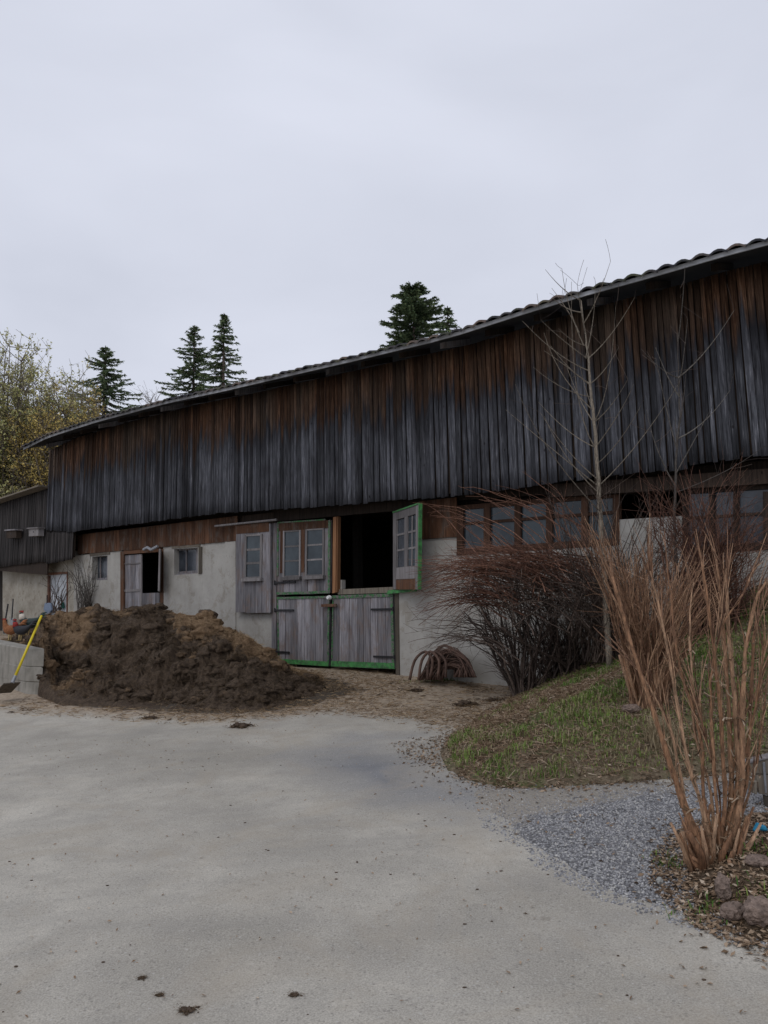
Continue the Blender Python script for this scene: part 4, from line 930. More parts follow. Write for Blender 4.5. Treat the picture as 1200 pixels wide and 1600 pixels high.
# ------------------------------------------------------------ shrubs
def V3(v): return np.array(v, float)
def shrub(name, label, base, sp, tips, mats, cat='shrub', rs=(.012, .004), K=9, up=.55, arch=.15, side=0, sideL=.4, wob=.04, group=None, rm=(.3, 1.0), parts=('stem', 'twig'), sides=5):
    """tips: (N,3) world points; stems are bent curves from the base to them"""
    b = V3(base); o = empty(name, tuple(b)); tag(o, label, cat, group); n = len(tips)
    th = rng.random(n)*6.283; rr = np.sqrt(rng.random(n))*sp
    p0 = np.stack([b[0]+np.cos(th)*rr, b[1]+np.sin(th)*rr, np.full(n, b[2]-.04)], 1)
    d = tips - p0; mid = p0 + d*np.array([.36, .36, up])[None, :]; mid[:, 2] += np.linalg.norm(d[:, :2], axis=1)*arch
    P = bez(p0, mid, tips, K); ww = rng.normal(size=P.shape)*wob; ww[:, 0] = 0; P = P + np.cumsum(ww, axis=1)*.5
    t = np.linspace(0, 1, K)[None, :]; rad = (rs[0]*(1-t)**1.1 + rs[1])*rng.uniform(.6, 1.3, n)[:, None]
    V, Fc, A = tubes(P, rad, sides, a=rng.uniform(*rm, n)); bk_ = Bulk(); bk_.add(V, Fc, A); bk_.build(parts[0], mats[0], o, smooth=True)
    if side:
        Q = []; 
        pi = rng.integers(0, n, side); ki = rng.integers(2, K-1, side); q0 = P[pi, ki]; tan_ = P[pi, np.minimum(ki+1, K-1)] - P[pi, ki-1]; tan_ /= np.linalg.norm(tan_, axis=1, keepdims=True)+1e-9
        dr = tan_ + rng.normal(size=(side, 3))*.55; dr /= np.linalg.norm(dr, axis=1, keepdims=True); Ls = sideL*rng.uniform(.4, 1.3, side)[:, None]
        q1 = q0 + dr*Ls*.5 + rng.normal(size=(side, 3))*.03; q2 = q0 + dr*Ls + rng.normal(size=(side, 3))*.07
        P2 = bez(q0, q1, q2, 5); t = np.linspace(0, 1, 5)[None, :]; r2 = (rs[1]*.9*(1-t)+.0013)*np.ones((side, 1))
        V, Fc, A = tubes(P2, r2, 3, a=rng.uniform(*rm, side)); b3 = Bulk(); b3.add(V, Fc, A); b3.build(parts[1], mats[1], o)
    return o
def tipset(n, pxs, pys, Ys):
    return np.array([at(random.uniform(*pxs), random.uniform(*pys), random.uniform(*Ys)) for _ in range(n)])
def pts(n, fx, fy, fY): return np.array([list(at(fx(), fy(), fY())) for _ in range(n)])
def arch_twigs(o, name, starts, ctrls, tips, r0, r1, m_, rm, K=9, wob=.018, side=0, sl=.3, sm=None):
    P = bez(starts, ctrls, tips, K); ww = rng.normal(size=P.shape)*wob; ww[:, 0] = 0; P = P + np.cumsum(ww, 1)*.6; n = len(P); t = np.linspace(0, 1, K)[None, :]
    bk_ = Bulk(); bk_.add(*tubes(P, (r0*(1-t)+r1)*rng.uniform(.7, 1.3, (n, 1)), 4, a=rng.uniform(*rm, n)))
    if side:
        pi = rng.integers(0, n, side); ki = rng.integers(1, K-1, side); q0 = P[pi, ki]; tg = P[pi, ki+1]-P[pi, ki-1]; tg /= np.linalg.norm(tg, axis=1, keepdims=True)+1e-9
        d = tg + rng.normal(size=(side, 3))*.42; d /= np.linalg.norm(d, axis=1, keepdims=True); l_ = sl*rng.uniform(.4, 1.4, (side, 1))
        P2 = bez(q0, q0+d*l_*.5+rng.normal(size=(side,3))*.02, q0+d*l_+rng.normal(size=(side,3))*.05, 5); bk_.add(*tubes(P2, (r1*1.0*(1-np.linspace(0,1,5))+.0014)[None,:]*np.ones((side,1)), 3, a=rng.uniform(*rm, side)))
    bk_.build(name, m_, o)
U = random.uniform
def wallshrub(label, base, spread, stem_n, sx, sy, Yr, m_stem, tw, seed):
    random.seed(seed); b = np.array(base); o = empty('shrub', tuple(b)); tag(o, label, 'shrub')
    th = rng.random(stem_n)*6.283; rr = np.sqrt(rng.random(stem_n))*spread; p0 = np.stack([b[0]+np.cos(th)*rr, b[1]+np.sin(th)*rr*.6, np.full(stem_n, b[2]-.05)], 1)
    tp_ = pts(stem_n, lambda: U(*sx), lambda: U(*sy), lambda: U(*Yr)); md = p0*.5+tp_*.5 + rng.normal(size=p0.shape)*.09 + np.array([0, 0, .10])
    arch_twigs(o, 'stem', p0, md, tp_, .013, .004, m_stem, (.1, .8), wob=.03, side=stem_n*11, sl=.38)
    for (n, x0, y0, xc, yc, x1, y1, r0, m_, rm, sd_) in tw:
        A_ = pts(n, lambda: U(*x0), lambda: U(*y0), lambda: U(*Yr)); Bt = pts(n, lambda: U(*x1), lambda: U(*y1), lambda: U(Yr[0]-.3, Yr[1]))
        Cc = (A_+Bt)/2; cc = pts(n, lambda: U(*xc), lambda: U(*yc), lambda: U(*Yr)); Cc = Cc*.25 + cc*.75; Cc[:, 0] = (A_[:, 0]*.5 + Bt[:, 0]*.5); 
        arch_twigs(o, 'twig', A_, Cc, Bt, r0, .0018, m_, rm, side=sd_, sl=.32)
    return o
RT, DT2 = M['red_twig'], M['dark_twig']
g1 = ground_px(820, 1082, terrain)
wallshrub('reddish bare shrub arching left across the white wall at the foot of the bank', g1, .16, 44, (715, 900), (900, 985), (10.0, 11.0), DT2, [
    (120, (770, 900), (885, 950), (700, 820), (838, 880), (636, 740), (868, 925), .0055, RT, (.35, 1), 260),
    (60, (760, 860), (910, 970), (700, 780), (880, 930), (640, 720), (915, 985), .0055, RT, (.2, .8), 160),
    (26, (740, 830), (980, 1040), (700, 760), (930, 985), (628, 720), (965, 1020), .006, DT2, (.2, .9), 60),
    (9, (760, 860), (860, 900), (700, 780), (760, 800), (655, 720), (785, 830), .006, RT, (.7, 1), 14)], 31)
g2 = ground_px(885, 1052, terrain)
wallshrub('dark dense bare shrub with reddish top twigs, between the red shrub and the sapling', g2, .3, 56, (770, 965), (880, 985), (9.6, 10.6), DT2, [
    (150, (830, 980), (875, 940), (740, 900), (835, 870), (690, 900), (845, 890), .005, RT, (.3, 1), 320),
    (75, (800, 960), (900, 1000), (800, 940), (880, 960), (760, 960), (880, 970), .005, DT2, (.2, 1), 300),
    (16, (860, 960), (840, 880), (800, 900), (740, 790), (700, 880), (740, 800), .005, RT, (.6, 1), 30)], 32)
g3 = ground_px(955, 1028, terrain)
T3 = np.concatenate([tipset(75, (850, 1080), (830, 960), (8.6, 9.8)), tipset(30, (860, 1120), (735, 830), (8.6, 9.6))])
shrub('shrub', 'dark tangled bare shrub at the barn wall directly behind the tan coppiced stems', g3, .35, T3, (M['dark_twig'], M['dark_twig']), rs=(.009, .0022), side=1100, sideL=.4, wob=.045, rm=(.1, .9))
g4 = ground_px(1105, 985, terrain)
T4 = np.concatenate([tipset(90, (1030, 1215), (800, 930), (7.9, 9)), tipset(60, (1000, 1215), (725, 850), (7.9, 9))])
shrub('shrub', 'sparse brown bare shrub near the dark windows at the right end of the barn', g4, .45, T4, (M['red_twig'], M['red_twig']), rs=(.008, .0022), side=1100, sideL=.5, wob=.05, rm=(.1, .9))
# coppiced tan clump on the bank
g5 = ground_px(1012, 1098, terrain)
T5 = np.concatenate([tipset(55, (925, 1010), (835, 900), (6.6, 7.6)), tipset(62, (985, 1110), (845, 920), (6.6, 7.7)), tipset(45, (1060, 1150), (860, 960), (6.6, 7.7)), tipset(16, (900, 960), (780, 850), (6.8, 7.6))])
o5 = shrub('coppiced_shrub', 'dense tan coppiced shrub fanning up halfway along the grass bank', g5, .16, T5, (M['tan_twig'], M['tan_twig']), rs=(.0085, .0022), side=420, sideL=.36, wob=.024, up=.5, rm=(.15, 1))
mb = MB()
for k in range(9):
    a = k*.7; p = Vector(g5) + Vector((math.cos(a)*.11, math.sin(a)*.1, -.05)); mb.tube([p, p+Vector((math.cos(a)*.05, math.sin(a)*.05, .22)), p+Vector((math.cos(a)*.13, math.sin(a)*.06, .5))], [.034, .026, .013], 7)
mb.build('stool', M['bark'], o5, smooth=True)
# foreground cut shrub
g6 = ground_px(1118, 1348, ground_all); Yb = g6.y
stems = [([(1112,1350),(1082,1290),(1048,1195),(1015,1095),(985,1000),(948,872)], .036, .3), ([(1116,1345),(1096,1260),(1072,1180),(1052,1060),(1030,950),(1012,880)], .022, .35),
         ([(1120,1345),(1100,1250),(1095,1150),(1062,1040),(1048,930),(1040,870)], .020, .3), ([(1124,1340),(1132,1250),(1128,1150),(1118,1040),(1105,930),(1095,870)], .024, .3),
         ([(1128,1340),(1142,1240),(1140,1120),(1132,1010),(1125,920),(1118,865)], .026, .2), ([(1134,1330),(1152,1230),(1150,1120),(1140,1010),(1136,930),(1134,880)], .030, .15),
         ([(1138,1330),(1158,1240),(1160,1130),(1165,1020),(1180,940),(1200,905)], .028, .2), ([(1130,1325),(1165,1230),(1172,1110),(1178,1000),(1190,945),(1215,890)], .022, .4),
         ([(1118,1340),(1110,1240),(1085,1140),(1080,1040),(1078,960),(1085,900)], .016, .5), ([(1110,1345),(1075,1265),(1062,1200),(1040,1120),(1005,1060),(990,1040)], .018, .2),
         ([(1136,1325),(1172,1240),(1186,1170),(1194,1100),(1200,1050)], .014, .4), ([(1125,1335),(1118,1230),(1112,1130),(1112,1050),(1128,980),(1160,930),(1172,905)], .016, .25),
         ([(1130,1325),(1148,1245),(1175,1130),(1190,1040),(1196,1000)], .014, .5), ([(1120,1330),(1124,1240),(1098,1140),(1086,1080)], .01, .5), ([(1132,1330),(1140,1230),(1156,1150),(1155,1100)], .01, .6)]
cs = empty('cut_shrub', g6); tag(cs, 'foreground shrub of tall peeling orange brown stems rising from a stump on the leaf mound', 'shrub')
tops = []
for pts, r_, dy in stems:
    P3 = []; m_ = len(pts); dyv = random.uniform(-.25, .35)
    for k, (x, y) in enumerate(pts):
        f = k/(m_-1); P3.append(at(x, y, Yb + dyv*f + random.uniform(-.02, .02)*f + (1.2-1.2)*f))
    pp = []; rr = []
    for k in range(m_-1):
        for f in (0, .25, .5, .75):
            p0, p1, p2, p3 = P3[max(k-1,0)], P3[k], P3[k+1], P3[min(k+2,m_-1)]
            q = .5*((2*p1)+(-p0+p2)*f+(2*p0-5*p1+4*p2-p3)*f*f+(-p0+3*p1-3*p2+p3)*f**3)
            g_ = (k+f)/(m_-1); pp.append(q + Vector([random.uniform(-1,1)*.004 for _ in range(3)])); rr.append(r_*.60*(1.04-.72*g_)*random.uniform(.85, 1.18))
    mb = MB(); mb.tube(pp, rr, 9); mb.build('stem', M['bark'], cs, smooth=True); tops.append((pp, rr))
P2s = []
for i in range(330):
    pp, rr = random.choice(tops); k = random.randrange(len(pp)//3, len(pp)); q = pp[k]; k2 = max(1, k-1); d = (pp[k]-pp[k2-1]).normalized()
    d = (d + Vector([random.gauss(0,.13) for _ in range(3)])).normalized(); l_ = random.uniform(.10, .34)
    P2s.append([q, q+d*l_*.5+Vector((0,0,.02)), q+d*l_+Vector((random.gauss(0,.03), 0, random.uniform(0,.06)))])
P2s = np.array([[list(v) for v in x] for x in P2s]); P2s = bez(P2s[:,0], P2s[:,1], P2s[:,2], 5)
V, Fc, A = tubes(P2s, (.0028*(1-np.linspace(0,1,5))+.0013)[None, :]*rng.uniform(.6,1.3,(330,1)), 4); b3 = Bulk(); b3.add(V, Fc, A); b3.build('twig', M['tan_twig'], cs)
mb = MB()                                 # stump with stubs
for k in range(46):
    a = random.uniform(0, 6.28); rr0 = random.uniform(0, .13); p = Vector(g6) + Vector((math.cos(a)*rr0*1.2, math.sin(a)*rr0*.8, -.05)); h = random.uniform(.08, .36); r0_ = random.uniform(.009, .021)
    q1 = p+Vector((math.cos(a)*.03+random.gauss(0,.01), math.sin(a)*.03, h*.5)); q2 = q1+Vector((math.cos(a)*.05+random.gauss(.01,.03), math.sin(a)*.03+random.gauss(0,.02), h*.5))
    mb.tube([p, q1, q2], [r0_*1.1, r0_, r0_*random.uniform(.3, .9)], 7)
mb.build('stump', M['bark'], cs, smooth=True)
n = 620; kk = [random.choice(tops) for _ in range(n)]; PB = np.array([list(pp[int(random.random()**1.8*len(pp)*.7)] + Vector([random.gauss(0, .018) for _ in range(3)])) for pp, rr in kk])
sticks(PB, .055, .008, M['leaf'], 'peeling_bark', cs, flat=1.2)
# saplings
def sapling(label, trunk, r0, branches, m_, tw, nb=40):
    b = trunk[0]; o = empty('sapling', b); tag(o, label, 'tree')
    pts = [Vector(p) for p in trunk]; fine = []
    for a, b_ in zip(pts[:-1], pts[1:]):
        for f in (0, .25, .5, .75): fine.append(a*(1-f)+b_*f + Vector([random.uniform(-.008,.008) for _ in range(3)]))
    fine.append(pts[-1]); n = len(fine); mb = MB(); mb.tube(fine, [r0*(1-.85*i/(n-1)) for i in range(n)], 9); mb.build('trunk', M[m_], o, smooth=True)
    A_ = []; B_ = []; C_ = []
    for i in range(nb):
        k = random.randrange(int(n*.3), n); p = fine[k]; az = random.uniform(0, 6.28); l_ = random.uniform(.4, 1.3)*(1.25-k/n*.6); el = random.uniform(.35, .9)
        d = Vector((math.cos(az), math.sin(az)*.6, el)).normalized(); A_.append(list(p)); B_.append(list(p+d*l_*.5-Vector((0,0,.04)))); C_.append(list(p+d*l_+Vector((0,0,.25*l_))))
    for x0, y0, x1, y1, x2, y2 in branches:
        Y = trunk[0].y; A_.append(list(at(x0, y0, Y))); B_.append(list(at(x1, y1, Y-.15))); C_.append(list(at(x2, y2, Y-.2)))
    A_, B_, C_ = map(np.array, (A_, B_, C_)); P = bez(A_, B_, C_, 8); N = len(P); t = np.linspace(0, 1, 8)[None, :]
    V, Fc, At = tubes(P, (.0062*(1-t)+.0022)*np.ones((N, 1)), 5); bb = Bulk(); bb.add(V, Fc, At); bb.build('branch', M[m_], o, smooth=True)
    m2 = nb*4; pi = rng.integers(0, N, m2); ki = rng.integers(2, 8, m2); q0 = P[pi, ki]; d = rng.normal(size=(m2, 3))*.5+np.array([0,0,.7]); d /= np.linalg.norm(d, axis=1, keepdims=True)
    l_ = rng.uniform(.1, .4, (m2, 1)); P2 = bez(q0, q0+d*l_*.5, q0+d*l_+rng.normal(size=(m2,3))*.04, 4); V, Fc, At = tubes(P2, np.full((m2, 4), .0024), 3); bb = Bulk(); bb.add(V, Fc, At); bb.build('twig', M[tw], o)
gs = ground_px(952, 1045, terrain); Ys = gs.y
sapling('taller bare sapling with pale straight trunk rising above the shrubs to the eave', [gs, at(946,920,Ys), at(938,800,Ys), at(932,700,Ys), at(925,620,Ys), at(917,540,Ys), at(908,470,Ys)], .042,
    [(917,560,875,530,845,500),(920,600,870,560,850,548),(925,640,870,590,850,520),(930,700,890,640,893,440),(912,540,885,480,878,420),(915,560,930,500,930,450),(935,760,860,700,790,640),(935,770,880,720,850,650),(928,660,955,620,962,480),(930,700,975,640,990,600),(905,520,893,490,862,450),(914,520,905,470,902,445),(935,760,1000,700,1060,600),(938,800,840,700,805,600)], 'pale_bark', 'dark_twig', 16)
gs2 = ground_px(1062, 1010, terrain); Y2 = gs2.y
sapling('thin crooked bare sapling right of the tall pale trunked one', [gs2, at(1058,900,Y2), at(1054,800,Y2), at(1056,720,Y2), at(1062,650,Y2), at(1060,590,Y2), at(1058,520,Y2)], .022, [(1056,740,1090,680,1110,640),(1055,760,1020,700,1010,640),(1057,700,1040,640,1025,560),(1055,770,1140,740,1190,700)], 'grey_bark', 'dark_twig', 8)
# bare climber by the shed door
pb = wp(132, 955, -.15); T = np.array([list(wp(random.uniform(95, 158), random.uniform(868, 930), -.12 + random.uniform(-.1, .05))) for _ in range(34)])
shrub('climber', 'thin bare grey climber spreading over the plaster between the white door and the first window', pb, .15, T, (M['grey_bark'], M['grey_bark']), cat='plant', rs=(.010, .004), side=70, sideL=.5, wob=.06, rm=(.0, .6))
pb = wp(88, 955, -.12); T = np.array([list(wp(random.uniform(60, 112), random.uniform(885, 925), -.1)) for _ in range(12)])
shrub('climber', 'sparse bare climber crossing the white shed door', pb, .1, T, (M['dark_twig'], M['dark_twig']), cat='plant', rs=(.010, .004), side=20, sideL=.5, wob=.06, rm=(.2, .8))

# ------------------------------------------------------------ grass, leaves, pebbles
def scatter(n, x0, x1, y0, y1, ok, fn):
    x = rng.uniform(x0, x1, n); y = rng.uniform(y0, y1, n); k = ok(x, y); x = x[k]; y = y[k]; return np.stack([x, y, fn(x, y)], 1)
def infront(P): return P
def grass_patch(P, h0, wd, rnd):
    n = len(P); az = rng.uniform(0, 6.283, n); ln = rng.uniform(.2, 1.0, n); h = h0*rng.uniform(.4, 1.3, n)
    d = np.stack([np.cos(az), np.sin(az), np.zeros(n)], 1); u = np.stack([-np.sin(az), np.cos(az), np.zeros(n)], 1)*wd/2
    m = P + d*(h*ln*.3)[:, None] + np.array([0,0,1])*(h*.6)[:, None]; t = P + d*(h*ln)[:, None] + np.array([0,0,1])*(h*(1-.45*ln))[:, None]
    V = np.stack([P-u, P+u, m+u*.8, m-u*.8, t+u*.15, t-u*.15], 1); i = np.arange(n)[:, None]*6
    return V.reshape(-1,3), np.concatenate([i+np.array([[0,1,2,3]]), i+np.array([[3,2,4,5]])]), np.repeat(rnd, 6)
inb = lambda x, y: (sdist(x, y, bank_poly) > .06) & (wallc(x, y)[1] > .05)
B = scatter(210000, .6, 8.5, 4.0, 12, inb, bank); gn = fbm(B[:,0], B[:,1], 71, 1.6, 5)*1.1 + .30*np.clip((B[:,0]-1.8)/2.2, -.1, 1)
e_d = dline(B[:,0], B[:,1], edge_line); cl_ = vnoise(B[:,0], B[:,1], 99, 7)*vnoise(B[:,0], B[:,1], 98, 3); green = gn + (cl_-.25)*.5 - .10*np.exp(-e_d*2.2) + rng.normal(size=len(B))*.03 > .0
keep = rng.random(len(B)) < np.where(green, .95, .14)
B = B[keep]; green = green[keep];cl_ = cl_[keep]
rn = np.where(green, rng.beta(2, 2.6, len(B))*.5+.45*vnoise(B[:,0], B[:,1], 97, 2.2), rng.uniform(.55, 1, len(B))); dry = rng.random(len(B)) < .18; rn = np.where(dry, rng.uniform(.62, 1, len(B)), rn)
V, Fc, A = grass_patch(B, np.where(green, .022+.11*cl_, .04), .006, np.clip(rn, 0, 1)); go = npmesh('grass', V, Fc, M['grass'], attrs={'rnd': A}); tag(go, kind='stuff')
TH = scatter(190000, .6, 8.5, 4.0, 12, lambda x, y: (sdist(x, y, bank_poly) > -.05) & (wallc(x, y)[1] > .05) & (x < y*.6), bank)
TH = TH[rng.random(len(TH)) < np.where(fbm(TH[:,0], TH[:,1], 71, 1.6, 5)*1.1 + .30*np.clip((TH[:,0]-1.8)/2.2, -.1, 1) > .05, .3, .9)]
sticks(TH + np.array([0,0,.008]), .10, .0055, M['leaf'], 'dry_thatch', flat=.25, rnd=np.clip(rng.normal(.5, .25, len(TH)), 0, 1))
# tussock of dry grass
tq = ground_px(1040, 1165, terrain); P = np.array([[tq.x+rng.normal()*.07, tq.y+rng.normal()*.06, tq.z] for _ in range(420)]); P[:,2] = bank(P[:,0], P[:,1])
V, Fc, A = grass_patch(P, .26, .006, rng.uniform(.7, 1, 420)); tag(npmesh('dry_tussock', V-0, Fc, M['grass'], attrs={'rnd': A}, loc=tuple(tq)), 'pale drooping tussock of dry grass on the bank between the two stem clumps', 'grass tussock')
def leaves(P, size, name, rnd=None, flat=.35):
    n = len(P); az = rng.uniform(0, 6.283, n); s_ = size*rng.uniform(.5, 1.5, n)[:, None]
    nz = np.stack([rng.normal(size=n)*flat, rng.normal(size=n)*flat, np.ones(n)], 1); nz /= np.linalg.norm(nz, axis=1, keepdims=True)
    a = np.stack([np.cos(az), np.sin(az), np.zeros(n)], 1); a -= nz*(a*nz).sum(1, keepdims=True); b = np.cross(nz, a); P = P + nz*.006
    V = np.stack([P-a*s_*.5, P+b*s_*.22+nz*s_*rng.uniform(0,.2,(n,1)), P+a*s_*.5+nz*s_*rng.uniform(-.1,.25,(n,1)), P-b*s_*.22+nz*s_*rng.uniform(0,.2,(n,1))], 1)
    i = np.arange(n)[:, None]*4; Fc = np.concatenate([i+np.array([[0,1,2]]), i+np.array([[0,2,3]])])
    o = npmesh(name, V.reshape(-1,3), Fc, M['leaf'], attrs={'rnd': np.repeat(rng.random(n) if rnd is None else rnd, 4)}); tag(o, kind='stuff'); return o
LB = scatter(120000, .6, 8.5, 4.0, 12, lambda x, y: (sdist(x, y, bank_poly) > -.12+.1*rng.random(len(x))) & (wallc(x, y)[1] > .05), terrain); gn = fbm(LB[:,0], LB[:,1], 71, 1.6, 5)*1.1; ed = dline(LB[:,0], LB[:,1], edge_line)
LB = LB[rng.random(len(LB)) < np.where(gn < .06, .55, .14) + np.where(ed < .5, .25, 0)]
LM = scatter(90000, 1.2, 5.5, 2.6, 6.5, lambda x, y: sdist(x, y, mound_poly) > -.06 + .0*x, ground_all); LM = LM[rng.random(len(LM)) < .8]
LT = scatter(16000, 1.2, 5.5, 2.6, 6.5, lambda x, y: (sdist(x, y, mound_poly) > -.45) & (rng.random(len(x)) < np.exp((sdist(x, y, mound_poly))*9)), ground_all)
LG = scatter(5000, .5, 6, 4, 8.5, lambda x, y: (sdist(x, y, gravel_poly) > 0) & (fbm(x, y, 88, 1.5, 3) > .06), ground_all); LG = LG[:260]
corner = [(lambda p: (p.x, p.y))(ground_px(*q)) for q in [(620,1165),(700,1150),(760,1130),(740,1190),(690,1200),(650,1190)]]
LK = scatter(16000, .0, 2.5, 6.5, 10.5, lambda x, y: (sdist(x, y, corner) > -.15*rng.random(len(x))) & (rng.random(len(x)) < .5), terrain)
leaves(np.concatenate([LB, LM, LT, LG, LK]), .032, 'leaf_litter')
# chips and crumbs lying on the asphalt
LE = scatter(60000, .2, 8, 4.0, 11, lambda x, y: (sdist(x, y, bank_poly) < .02) & (rng.random(len(x)) < np.exp(sdist(x, y, bank_poly)*7)*.7) & (wallc(x, y)[1] > .2) & (x < y*.6), ground_all)
leaves(LE, .034, 'edge_litter', rnd=rng.random(len(LE))*.85)
LR = scatter(2600, -5, 3, 2.6, 9.5, lambda x, y: (fbm(x, y, 77, .9, 3) > .015) | (rng.random(len(x)) < .12), yard); leaves(LR[:1000], .022, 'wood_chips', flat=.25, rnd=.35+.65*rng.random(len(LR[:1000])))
m2 = scatter(9000, -6, 4, 7.5, 13, lambda x, y: sdist(x, y, dirt_poly) > -.2, yard)
sticks(m2 + np.array([0,0,.006]), .10, .006, M['straw'], 'straw_litter', flat=.05, rnd=np.clip(rng.normal(.62, .3, len(m2)), 0, 1))
mb = MB()
for i in range(160):
    x = random.uniform(-6, 3.5); y = random.uniform(7.5, 12.5)
    if float(sdist(np.array([x]), np.array([y]), dirt_poly)[0]) > -.45 and float(sdist(np.array([x]), np.array([y]), bank_poly)[0]) < 0: blob(mb, (x, y, yard(x, y).item()+.005), abs(random.gauss(0,.010))+.004, (2.0, .8, .4), n=2, rough=.6)
for i in range(120):
    x = random.uniform(-3, 2.6); y = random.uniform(2.8, 8.5); blob(mb, (x, y, yard(x, y).item()+.002), random.uniform(.003, .008), (1.4, 1, .5), n=1, rough=.5)
sd_ = scatter(30000, -6, 2.5, 8, 14, lambda x, y: (sdist(x, y, dirt_poly) > 0) & (fbm(x, y, 123, 1.3, 4) + .12*np.clip(1-np.abs(x+1.2)/2.5, 0, 1) > .06), yard)
sticks(sd_ + np.array([0, 0, .008]), .07, .005, M['straw'], 'trailing_straw', flat=.12, rnd=np.clip(rng.normal(.55, .28, len(sd_)), 0, 1))
tag(mb.build('dung_crumbs', M['clump']), kind='stuff')
# gravel stones
PG = scatter(240000, .3, 7.5, 3.2, 8.6, lambda x, y: (sdist(x, y, gravel_poly)+fbm(x, y, 31, 3, 4)*.3 > -.02), ground_all); cd = sdist(PG[:,0], PG[:,1], gcore)
mdm = (mound(PG[:,0], PG[:,1]) < gravel(PG[:,0], PG[:,1])+.01) & (bank(PG[:,0], PG[:,1]) < gravel(PG[:,0], PG[:,1])+.02)
PG = PG[mdm & (rng.random(len(PG)) < np.clip(.5+cd*1.6, .08, 1)) & (PG[:,0] < PG[:,1]*.58)][:70000]
n = len(PG); az = rng.uniform(0, 6.283, n); sz = rng.uniform(.004, .011, n)
off = np.array([[1,0,0],[0,1,0],[-1,0,0],[0,-1,0],[0,0,1.0],[0,0,-.6]]); V = off[None]*sz[:, None, None]*rng.uniform(.6, 1.3, (n, 6, 1)); ca, sa_ = np.cos(az)[:, None], np.sin(az)[:, None]
V = np.stack([V[...,0]*ca-V[...,1]*sa_, V[...,0]*sa_+V[...,1]*ca, V[...,2]*.8], -1) + PG[:, None, :]
i = np.arange(n)[:, None]*6; tf = [[0,1,4],[1,2,4],[2,3,4],[3,0,4],[1,0,5],[2,1,5],[3,2,5],[0,3,5]]
tag(npmesh('gravel_stones', V.reshape(-1,3), np.concatenate([i+np.array([f]) for f in tf]), M['pebble'], attrs={'rnd': np.repeat(rng.random(n), 6)}), kind='stuff')
# grass tufts on the mound and by the hoses
mt = ground_px(1060, 1350, ground_all); mt2 = ground_px(1105, 1428, ground_all); mt3 = ground_px(1180, 1400, ground_all); PP = []
for c, k in ((mt, .09), (mt2, .08), (mt3, .1), (ground_px(1175,1325,ground_all), .1)):
    for _ in range(55): PP.append([c.x+rng.normal()*k, c.y+rng.normal()*k*.7, 0])
ht = ground_px(690, 1064)
for _ in range(150): PP.append([ht.x+rng.normal()*.28, ht.y+rng.normal()*.05, 0])
PP = np.array(PP); PP[:,2] = ground_all(PP[:,0], PP[:,1]); V, Fc, A = grass_patch(PP, .05, .006, rng.uniform(0, .62, len(PP))); tag(npmesh('grass_tufts', V, Fc, M['grass'], attrs={'rnd': A}), kind='stuff')

# ------------------------------------------------------------ trees behind
def spruce(label, px, py, Y, half, vis, seed, droop=.35, group='spruces standing behind the barn', dens=1.0, round_=.0, base_z=1.0):
    random.seed(seed); top = at(px, py, Y); H = top.z - base_z; base = Vector((top.x, Y, base_z)); o = empty('spruce_tree', base); tag(o, label, 'tree', group)
    mb = MB(); mb.tube([base, (base+top)/2, top], [.28, .15, .02], 8); mb.build('trunk', M['dark_twig'], o)
    W_ = half*Y/1200; VH = vis*Y/1200     # half width reached at VH below the top
    a_, b_, l_ = [], [], []
    z = .15
    Hm = min(H, VH*2.2)
    while z < Hm:
        f = z/VH; rad = W_*(f**(.85-round_*.4))*(1 if f < 1 else 1/f**.5); nb = int(7*dens)+1
        for k in range(nb):
            az = random.uniform(0, 6.283); r_ = rad*random.uniform(.35, 1.2); p0 = top - Vector((0,0,z)); a_.append(list(p0)); d = Vector((math.cos(az), math.sin(az), 0))
            up_ = .15 if f < .35 else -droop*random.uniform(.3, 1); b_.append(list(p0 + d*r_*.55 + Vector((0,0,up_*r_*.55)))); l_.append(list(p0 + d*r_ + Vector((0,0,up_*r_*.7+.10*r_))))
        z += random.uniform(.18, .34)*(.6+f*.4)/dens**.3
    P = bez(np.array(a_), np.array(b_), np.array(l_), 7); N = len(P); t = np.linspace(0,1,7)[None,:]
    V, Fc, A = tubes(P, (.03*(1-t)+.006)*np.ones((N,1)), 3); bb = Bulk(); bb.add(V, Fc, A); bb.build('branch', M['dark_twig'], o)
    lens = np.linalg.norm(P[:,-1]-P[:,0], axis=1); cnt = np.clip((lens*95*dens).astype(int), 20, 300); idx = np.repeat(np.arange(N), cnt); m = len(idx)
    tt = rng.random(m)**.75*6*.999; k0 = tt.astype(int); fr = (tt-k0)[:, None]; Q = P[idx, k0]*(1-fr)+P[idx, k0+1]*fr
    tan_ = P[idx, k0+1]-P[idx, k0]; tan_ /= np.linalg.norm(tan_, axis=1, keepdims=True)+1e-9; side_ = np.cross(tan_, [0,0,1.0])*rng.choice([-1,1], m)[:, None]
    d = tan_*.7 + side_*rng.uniform(.2,1.1,(m,1)) + np.array([0,0,-1])*rng.uniform(-.1,.9,(m,1)); d /= np.linalg.norm(d, axis=1, keepdims=True)
    u = np.cross(d, rng.normal(size=(m,3))); u /= np.linalg.norm(u, axis=1, keepdims=True); L_ = rng.uniform(.06, .24, m)[:, None]; wd = .022
    V = np.stack([Q-u*wd*.4, Q+d*L_*.5+u*wd, Q+d*L_, Q+d*L_*.5-u*wd], 1); i = np.arange(m)[:, None]*4; Fc = i+np.array([[0,1,2,3]])
    npmesh('crown', V.reshape(-1,3), Fc, M['needle'], o, attrs={'rnd': np.repeat(np.clip(rng.random(m)*.8+(tt/6)*.25, 0, 1), 4)}); return o
spruce('dark spruce half hidden by the yellow green tree, leftmost of the conifers', 165, 540, 40, 72, 110, 3, .3)
